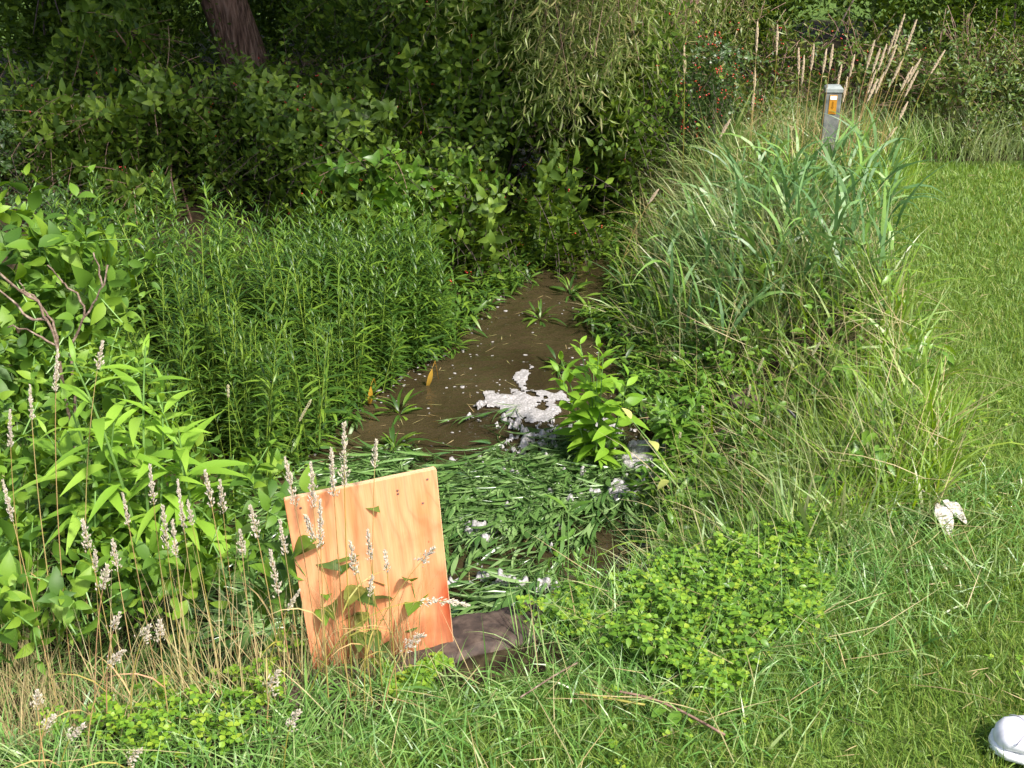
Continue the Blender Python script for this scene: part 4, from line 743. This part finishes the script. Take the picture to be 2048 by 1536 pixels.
# ------------------------------------------------------------ plywood board and slab
def wood_mat():
    m = bpy.data.materials.new('plywood'); m.use_nodes = True; nt = m.node_tree; b = nt.nodes['Principled BSDF']
    tc = nt.nodes.new('ShaderNodeTexCoord'); mp = nt.nodes.new('ShaderNodeMapping'); nt.links.new(tc.outputs['Object'], mp.inputs[0])
    # grain runs up the board, bending round a knot at the lower right
    sub = nt.nodes.new('ShaderNodeVectorMath'); sub.operation = 'SUBTRACT'; sub.inputs[1].default_value = (.335, 0, .105); nt.links.new(mp.outputs[0], sub.inputs[0])
    ml = nt.nodes.new('ShaderNodeVectorMath'); ml.operation = 'MULTIPLY'; ml.inputs[1].default_value = (1, 1, .55); nt.links.new(sub.outputs[0], ml.inputs[0])
    ln = nt.nodes.new('ShaderNodeVectorMath'); ln.operation = 'LENGTH'; nt.links.new(ml.outputs[0], ln.inputs[0])
    ng = nt.nodes.new('ShaderNodeTexNoise'); ng.inputs['Scale'].default_value = 3.2; ng.inputs['Detail'].default_value = 2
    mp2 = nt.nodes.new('ShaderNodeMapping'); mp2.inputs['Scale'].default_value = (3.2, 1, .7); nt.links.new(tc.outputs['Object'], mp2.inputs[0]); nt.links.new(mp2.outputs[0], ng.inputs[0])
    sx = nt.nodes.new('ShaderNodeSeparateXYZ'); nt.links.new(tc.outputs['Object'], sx.inputs[0])
    # blend coordinate: far from knot use x, near it use ring distance
    mr = nt.nodes.new('ShaderNodeMapRange'); mr.inputs[1].default_value = .02; mr.inputs[2].default_value = .17; nt.links.new(ln.outputs['Value'], mr.inputs[0])
    mx = nt.nodes.new('ShaderNodeMix'); nt.links.new(mr.outputs[0], mx.inputs[0]); nt.links.new(ln.outputs['Value'], mx.inputs[2])
    x2 = nt.nodes.new('ShaderNodeMath'); x2.operation = 'SUBTRACT'; x2.inputs[0].default_value = .335; nt.links.new(sx.outputs[0], x2.inputs[1]); nt.links.new(x2.outputs[0], mx.inputs[3])
    ad = nt.nodes.new('ShaderNodeMath'); ad.operation = 'MULTIPLY_ADD'; ad.inputs[1].default_value = .13; nt.links.new(ng.outputs[0], ad.inputs[0]); nt.links.new(mx.outputs[0], ad.inputs[2])
    sn = nt.nodes.new('ShaderNodeMath'); sn.operation = 'MULTIPLY'; sn.inputs[1].default_value = 230; nt.links.new(ad.outputs[0], sn.inputs[0])
    s2 = nt.nodes.new('ShaderNodeMath'); s2.operation = 'SINE'; nt.links.new(sn.outputs[0], s2.inputs[0])
    s3 = nt.nodes.new('ShaderNodeMapRange'); s3.inputs[1].default_value = -1; s3.inputs[2].default_value = 1; nt.links.new(s2.outputs[0], s3.inputs[0])
    c1 = ramp(nt, [(0, (.72, .33, .165)), (.6, (.70, .31, .15)), (.88, (.67, .30, .155)), (1, (.63, .265, .13))]); nt.links.new(s3.outputs[0], c1.inputs[0])
    fine = nt.nodes.new('ShaderNodeTexNoise'); fine.inputs['Scale'].default_value = 30; fine.inputs['Detail'].default_value = 4; mp3 = nt.nodes.new('ShaderNodeMapping'); mp3.inputs['Scale'].default_value = (8, 1, .5); nt.links.new(tc.outputs['Object'], mp3.inputs[0]); nt.links.new(mp3.outputs[0], fine.inputs[0])
    big = nt.nodes.new('ShaderNodeTexNoise'); big.inputs['Scale'].default_value = 4; mp4 = nt.nodes.new('ShaderNodeMapping'); mp4.inputs['Scale'].default_value = (5, 1, .8); nt.links.new(tc.outputs['Object'], mp4.inputs[0]); nt.links.new(mp4.outputs[0], big.inputs[0])
    r2 = ramp(nt, [(.35, (.80, .50, .27)), (.5, (1, 1, 1)), (.66, (.84, .62, .45))]); nt.links.new(big.outputs[0], r2.inputs[0])
    m1 = nt.nodes.new('ShaderNodeMix'); m1.data_type = 'RGBA'; m1.blend_type = 'MULTIPLY'; m1.inputs[0].default_value = .55; nt.links.new(c1.outputs[0], m1.inputs[6]); nt.links.new(r2.outputs[0], m1.inputs[7])
    r3 = ramp(nt, [(.3, (.78, .74, .70)), (.6, (1, 1, 1))]); nt.links.new(fine.outputs[0], r3.inputs[0])
    m2 = nt.nodes.new('ShaderNodeMix'); m2.data_type = 'RGBA'; m2.blend_type = 'MULTIPLY'; m2.inputs[0].default_value = .6; nt.links.new(m1.outputs[2], m2.inputs[6]); nt.links.new(r3.outputs[0], m2.inputs[7])
    # knot and a few dark specks, grey smudges
    rk = ramp(nt, [(.0, (.06, .02, .015)), (.012, (.14, .05, .035)), (.028, (.55, .26, .2)), (.075, (1, 1, 1))]); nt.links.new(ln.outputs['Value'], rk.inputs[0])
    m3 = nt.nodes.new('ShaderNodeMix'); m3.data_type = 'RGBA'; m3.blend_type = 'MULTIPLY'; m3.inputs[0].default_value = 1; nt.links.new(m2.outputs[2], m3.inputs[6]); nt.links.new(rk.outputs[0], m3.inputs[7])
    vo = nt.nodes.new('ShaderNodeTexNoise'); vo.inputs['Scale'].default_value = 55; vo.inputs['Detail'].default_value = 2; nt.links.new(tc.outputs['Object'], vo.inputs[0])
    rv = ramp(nt, [(.24, (.35, .28, .24)), (.29, (1, 1, 1))]); nt.links.new(vo.outputs[0], rv.inputs[0])
    m4 = nt.nodes.new('ShaderNodeMix'); m4.data_type = 'RGBA'; m4.blend_type = 'MULTIPLY'; m4.inputs[0].default_value = .8; nt.links.new(m3.outputs[2], m4.inputs[6]); nt.links.new(rv.outputs[0], m4.inputs[7])
    sm = nt.nodes.new('ShaderNodeTexNoise'); sm.inputs['Scale'].default_value = 9; sm.inputs['Detail'].default_value = 6; nt.links.new(tc.outputs['Object'], sm.inputs[0])
    hz = nt.nodes.new('ShaderNodeMapRange'); hz.inputs[1].default_value = .14; hz.inputs[2].default_value = -.02; hz.inputs[3].default_value = -.1; hz.inputs[4].default_value = .35; nt.links.new(sx.outputs[2], hz.inputs[0])
    sa_ = nt.nodes.new('ShaderNodeMath'); sa_.operation = 'ADD'; nt.links.new(sm.outputs[0], sa_.inputs[0]); nt.links.new(hz.outputs[0], sa_.inputs[1])
    rs = ramp(nt, [(.5, (1, 1, 1)), (.66, (.72, .66, .62)), (.85, (.42, .35, .30))]); nt.links.new(sa_.outputs[0], rs.inputs[0])
    m5 = nt.nodes.new('ShaderNodeMix'); m5.data_type = 'RGBA'; m5.blend_type = 'MULTIPLY'; m5.inputs[0].default_value = .8; nt.links.new(m4.outputs[2], m5.inputs[6]); nt.links.new(rs.outputs[0], m5.inputs[7])
    nt.links.new(m5.outputs[2], b.inputs['Base Color']); b.inputs['Roughness'].default_value = .5
    bp = nt.nodes.new('ShaderNodeBump'); bp.inputs['Strength'].default_value = .15; bp.inputs['Distance'].default_value = .003; nt.links.new(fine.outputs[0], bp.inputs['Height']); nt.links.new(bp.outputs[0], b.inputs['Normal'])
    return m
def boxgeo(g, x0, x1, y0, y1, z0, z1, bev=.0):
    v = [(x, y, z) for z in (z0, z1) for y in (y0, y1) for x in (x0, x1)]
    g.add(v, [(0, 2, 3, 1), (4, 5, 7, 6), (0, 1, 5, 4), (2, 6, 7, 3), (0, 4, 6, 2), (1, 3, 7, 5)])
def bevel(o, w_, n=2):
    m = o.modifiers.new('bevel', 'BEVEL'); m.width = w_; m.segments = n; return o
TH = R(3.4); TL = at(568, 1000, z=.455); TR = at(872, 935, z=.476); ax = TR - TL; Wd = float(np.hypot(ax[0], ax[1])); ang = math.atan2(ax[1], ax[0])
print('board', TL, TR, Wd)
HB = .455 / math.cos(TH); bo = TL[:2] + (ax[:2] / Wd) * HB * math.sin(TH)
ob = empty('plywood_board', (bo[0], bo[1], 0), label='square orange pine plywood board standing upright on the bank edge', cat='board'); ob.rotation_mode = 'XYZ'; ob.rotation_euler = (0, -TH, ang)
g = G(); boxgeo(g, 0, Wd, 0, .011, -.06, .455); o = g.obj('panel', wood_mat(), ob); bevel(o, .0012)
M['edge'] = solid('ply_edge', [(.40, .22, .12), (.60, .38, .22), (.50, .29, .15)], .6, 160, 2, .1, stretch=(1, 9, 1))
g = G(); boxgeo(g, Wd, Wd + .0015, .0015, .0095, -.06, .452); boxgeo(g, .002, Wd - .002, .0015, .0095, .455, .4565); g.obj('cut_edge', M['edge'], ob)
M['rust'] = solid('rust', [(.12, .06, .04), (.2, .12, .1)], .6, 60, 3, .2)
for x, z in [(Wd - .02, .435), (Wd - .085, .423), (Wd - .085, .415), (Wd - .035, .38), (.03, .43)]:
    g = G(); a = np.arange(8) * .785; g.add(np.concatenate([np.stack([x + .0028 * np.cos(a), 0 * a - .0012, z + .0028 * np.sin(a)], 1), [[x, -.0018, z]]]), [(i, (i + 1) % 8, 8) for i in range(8)]); g.obj('nail_head', M['rust'], ob)
# slab
sa = np.array((-.56, 1.85)); sb = np.array((.07, 2.13)); sd = sb - sa; sl_ = float(np.hypot(*sd)); sang = math.atan2(sd[1], sd[0])
os_ = empty('stone_slab', (sa[0], sa[1], 0), label='flat dark brown slab at the foot of the plywood board', cat='slab'); os_.rotation_euler = (0, 0, sang)
g = G(); nxs, nys = 60, 14; xs = np.linspace(0, sl_, nxs); ys = np.linspace(-.08, .06, nys); A, B = np.meshgrid(xs, ys)
Zs = .018 + .006 * fn(np.stack([A, B, 0 * A], -1), 22) + .003 * fn(np.stack([A, B, 0 * A + 3], -1), 70) - .02 * (np.abs(B + .01) > .068); Bj = B + .008 * fn(np.stack([A, 0 * A, 0 * A + 1], -1), 14)
ii, jj = np.meshgrid(np.arange(nxs - 1), np.arange(nys - 1)); a = (jj * nxs + ii).ravel(); F = np.stack([a, a + 1, a + nxs + 1, a + nxs], 1)
Vt = np.stack([A, Bj, Zs], -1).reshape(-1, 3); g.add(Vt, F)
def skirt(idx):
    v = Vt[idx]; lo = v.copy(); lo[:, 2] = -.12; n = len(idx); g.add(np.concatenate([v, lo]), np.array([(i, i + 1, n + i + 1, n + i) for i in range(n - 1)]))
skirt(np.arange(nxs)); skirt(np.arange(nxs) + nxs * (nys - 1)); skirt(np.arange(nys) * nxs); skirt(np.arange(nys) * nxs + nxs - 1)
g.obj('slab_body', M['slab'], os_, smooth=True)
# stones on the right shore
def stone(px, py, z, s, lb):
    q = at(px, py, z=z); bm = []; V, F = ell(16, 10); n = V * (1 + .22 * fn(V + px, 1.4)[:, None] + .06 * fn(V + py, 5)[:, None]); g = G(); g.add(n * np.array(s)[[0, 1, 2]], F)
    o = g.obj('stone', M['rock'], smooth=False); o.location = q; o.rotation_euler = (0, 0, px * .1); tag(o, lb, 'stone', 'brown stones along the right shore')
for a in [(1245, 665, -.42, (.07, .05, .035), 'brown stone at the shore beside the far open water'), (1325, 745, -.43, (.06, .05, .03), 'brown stone in the shade under the slanting dry stem'), (1305, 830, -.42, (.06, .06, .05), 'brown stone beside the ferny dark weed'), (1490, 800, -.27, (.07, .06, .04), 'reddish stone high on the bank behind the reed blades'), (1450, 880, -.3, (.07, .05, .045), 'reddish stone with a pale top in the middle of the bank'), (1395, 900, -.38, (.05, .05, .04), 'smaller brown stone low by the dark shore')]:
    stone(*a)
# black stake
P = np.array([at(1603, 930, y=3.25), at(1600, 870, y=3.25), at(1592, 835, y=3.25), at(1575, 818, y=3.27)]); g = G(); t = np.linspace(0, 1, 4); u = np.linspace(0, 1, 12)
PP = np.stack([np.interp(u, t, P[:, i]) for i in range(3)], 1); PP = np.concatenate([[PP[0] - [0, 0, .12]], PP]); tube(g, PP, .0045, 6); o = g.obj('black_hook', M['black'], smooth=True, origin=PP[0]); o.location = PP[0]; tag(o, 'thin black hooked rod poking up through the bank grass', 'rod')
P = np.array([at(a, b, y=3.35) for a, b in [(1735, 905), (1760, 893), (1790, 885), (1820, 878)]]); g = G(); tube(g, P, [.006, .009, .009, .005], 6); o = g.obj('black_tubing', M['black'], smooth=True, origin=P[0]); o.location = P[0]; tag(o, 'short piece of black tubing lying in grass near the lawn', 'tubing')
# pale crumpled dead leaves on the lawn edge
for px, py, L, ang, lb in [(1850, 985, .035, 1.9, 'smallest topmost pale crumpled leaf at the lawn edge'), (1872, 1005, .085, -1.45, 'longest pale crumpled leaf hanging down at the lawn edge'), (1882, 1000, .07, -.8, 'right-hand pale crumpled leaf pointing onto the lawn')]:
    q = at(px, py, z=.06); V, F = leaf(.42, .25, .5, 10, .45); V = V.copy(); V[:, 2] += .06 * fn(V * 9 + px, 1); V = V * L; d = np.array([(math.cos(ang), math.sin(ang), -.3)]); g = G(); stamp(g, V, F, np.zeros((1, 3)), frames(d, np.array([(.3, -.5, 1.)]) + rng.normal(0, .25, (1, 3))), np.array([1.3]))
    o = g.obj('dead_leaf', M['deadleaf'], smooth=True); o.location = q; s = o.modifiers.new('s', 'SOLIDIFY'); s.thickness = .001; tag(o, lb, 'leaf', 'pale crumpled leaves at the lawn edge')
# reddish fallen stems in the foreground
for pts, r, m, lb in [([(1160, 1385), (1210, 1395), (1290, 1410)], .003, 'culm', 'orange-brown stem lying flat in the bottom middle grass'), ([(1240, 1383), (1300, 1395), (1370, 1425), (1450, 1470)], .003, 'twig', 'fallen reddish stem with two leaves at the bottom right of centre'), ([(1155, 1325), (1110, 1350), (1040, 1395)], .0022, 'redtwig', 'short reddish twig on the grass below the brown slab')]:
    P = np.array([at(a, b, z=.045) for a, b in pts]); u = np.linspace(0, 1, 9); t = np.linspace(0, 1, len(P)); PP = np.stack([np.interp(u, t, P[:, i]) for i in range(3)], 1)
    g = G(); tube(g, PP, r, 5); o = g.obj('fallen_stem', M[m], smooth=True, origin=PP[0]); o.location = PP[0]; tag(o, lb, 'stem', 'fallen stems in the foreground')
    if 'two leaves' in lb:
        tv, tf = leaf(.5, .2, .2, 5); g = G(); q = np.array([PP[4], PP[5]]) - PP[0]; stamp(g, tv, tf, q, frames(np.array([(-.8, -.7, .05), (-.6, -.8, .02)]), np.tile((0, 0, 1.), (2, 1))), np.array([.05, .055])); g.obj('leaf', M['mint'], o, smooth=True)

# ------------------------------------------------------------ marker post
pb = at(1652, 320, y=6.35); pz = float(hgt(pb[0], 6.35)); ztop = at(1652, 172, y=6.35)[2]; PH = ztop - pz
op = empty('marker_post', (pb[0], 6.35, pz), label='grey square marker post with orange reflective sticker in tall grass', cat='marker post'); op.rotation_euler = (0, R(-.8), R(-8))
g = G(); boxgeo(g, -.044, .044, -.044, .044, -.1, PH - .03); bevel(g.obj('post', M['greypost'], op), .006, 3)
g = G(); v = []
for z, s in ((PH - .03, .049), (PH - .008, .049), (PH + .004, .036)): v += [(-s, -s, z), (s, -s, z), (s, s, z), (-s, s, z)]
g.add(v, [(i * 4 + j, i * 4 + (j + 1) % 4, i * 4 + 4 + (j + 1) % 4, i * 4 + 4 + j) for i in range(2) for j in range(4)] + [(8, 9, 10, 11), (3, 2, 1, 0)]); bevel(g.obj('cap', M['cap'], op), .003, 2)
g = G(); boxgeo(g, -.021, .021, -.0465, -.0442, PH - .150, PH - .042); s1 = g.obj('sticker', M['orange'], op)
g = G(); boxgeo(g, -.018, .018, -.0482, -.0467, PH - .068, PH - .047); g.obj('glare_strip', M['glare'], s1)  # white glare off the reflective sticker, painted as a pale strip
g = G(); boxgeo(g, -.004, .003, -.0482, -.0467, PH - .108, PH - .078); g.add([(-.010, -.048, PH - .108), (.009, -.048, PH - .108), (0, -.048, PH - .120)], [(0, 2, 1)]); g.obj('arrow_mark', M['ink'], s1)
g = G(); boxgeo(g, -.016, .016, -.0482, -.0467, PH - .138, PH - .133); boxgeo(g, -.016, .016, -.0482, -.0467, PH - .148, PH - .144); g.obj('printed_line', M['ink'], s1)

# ------------------------------------------------------------ shoe at the lower right
osh = empty('shoe', tuple(at(1986, 1478, z=.03)[:2]) + (.014,), label='white leather sneaker toe at the bottom right corner', cat='shoe'); osh.rotation_euler = (0, 0, R(-14))
def loft(g, secs, n=24):
    V = []
    for x, yc, hw_, z0, z1, ex in secs:
        for j in range(n):
            a = 2 * math.pi * j / n; c, s = math.cos(a), math.sin(a); V.append((x, yc + hw_ * np.sign(c) * abs(c) ** ex, (z0 + z1) / 2 + (z1 - z0) / 2 * np.sign(s) * abs(s) ** ex))
    m = len(secs); f = [(i * n + j, i * n + (j + 1) % n, (i + 1) * n + (j + 1) % n, (i + 1) * n + j) for i in range(m - 1) for j in range(n)]
    V += [(secs[0][0] - .001, secs[0][1], (secs[0][3] + secs[0][4]) / 2), (secs[-1][0], secs[-1][1], (secs[-1][3] + secs[-1][4]) / 2)]
    f += [(m * n, (j + 1) % n, j) for j in range(n)] + [(m * n + 1, (m - 1) * n + j, (m - 1) * n + (j + 1) % n) for j in range(n)]
    g.add(np.array(V), f)
g = G(); loft(g, [(.0, 0, .012, .018, .032, .8), (.006, 0, .028, .016, .045, .8), (.02, 0, .040, .016, .055, .8), (.05, 0, .047, .016, .062, .85), (.09, .0, .050, .016, .072, .85), (.13, -.002, .046, .016, .088, .85), (.17, -.002, .040, .016, .10, .85), (.22, 0, .037, .016, .105, .85), (.265, 0, .033, .016, .105, .85), (.28, 0, .022, .018, .10, .85)])
g.obj('upper', M['white'], osh, smooth=True)
g = G(); loft(g, [(-.006, 0, .012, .002, .016, .6), (.002, 0, .031, .0, .022, .6), (.02, 0, .046, .0, .023, .6), (.06, 0, .053, .0, .023, .6), (.10, 0, .055, .0, .024, .6), (.17, 0, .044, .0, .026, .6), (.25, 0, .040, .0, .028, .6), (.285, 0, .026, .0, .028, .6)]); g.obj('sole', M['rubber'], osh, smooth=True)
M['seam'] = solid('seam', [(.35, .32, .36), (.5, .47, .5)], .6, 60, 2, .05)
g = G(); a = np.linspace(-1.15, 1.15, 20); zz = .017 + .0445 * np.cos(a) ** .6; tube(g, np.stack([.055 - .028 * (1 - np.cos(a) ** 2) + .0 * a, .0455 * np.sin(a) / math.sin(1.15), zz + .0015], 1), .0012, 5); g.obj('toe_seam', M['seam'], osh)
for k in range(4):
    g = G(); x = .10 + .022 * k; tube(g, bez((x, -.028, .072 + .005 * k), (x + .004, 0, .084 + .008 * k), (x + .006, .028, .072 + .005 * k), 8), .0025, 5); g.obj('lace', M['rubber'], osh)
# dew
g = G(); n = 900; p = scatter(n, -1.4, 1.7, 1.4, 3.0, lambda x, y: np.where(inview(x, y, .1) & (sdist(x, y) > .1), 1, 0)); p[:, 2] += rng.uniform(.03, .09, len(p))
stamp(g, *BALL, p, rotz(np.zeros(len(p))), rng.uniform(.0009, .0018, len(p)))
m = bpy.data.materials.new('dew'); m.use_nodes = True; b = m.node_tree.nodes['Principled BSDF']; b.inputs['Roughness'].default_value = .03; b.inputs['Transmission Weight'].default_value = 1.0; b.inputs['IOR'].default_value = 1.33
tag(g.obj('dew_drops', m, smooth=True), 'tiny bright dew drops on the foreground grass', 'dew', kind='stuff')
bpy.context.view_layer.update()
print('objects', len(sc.objects))
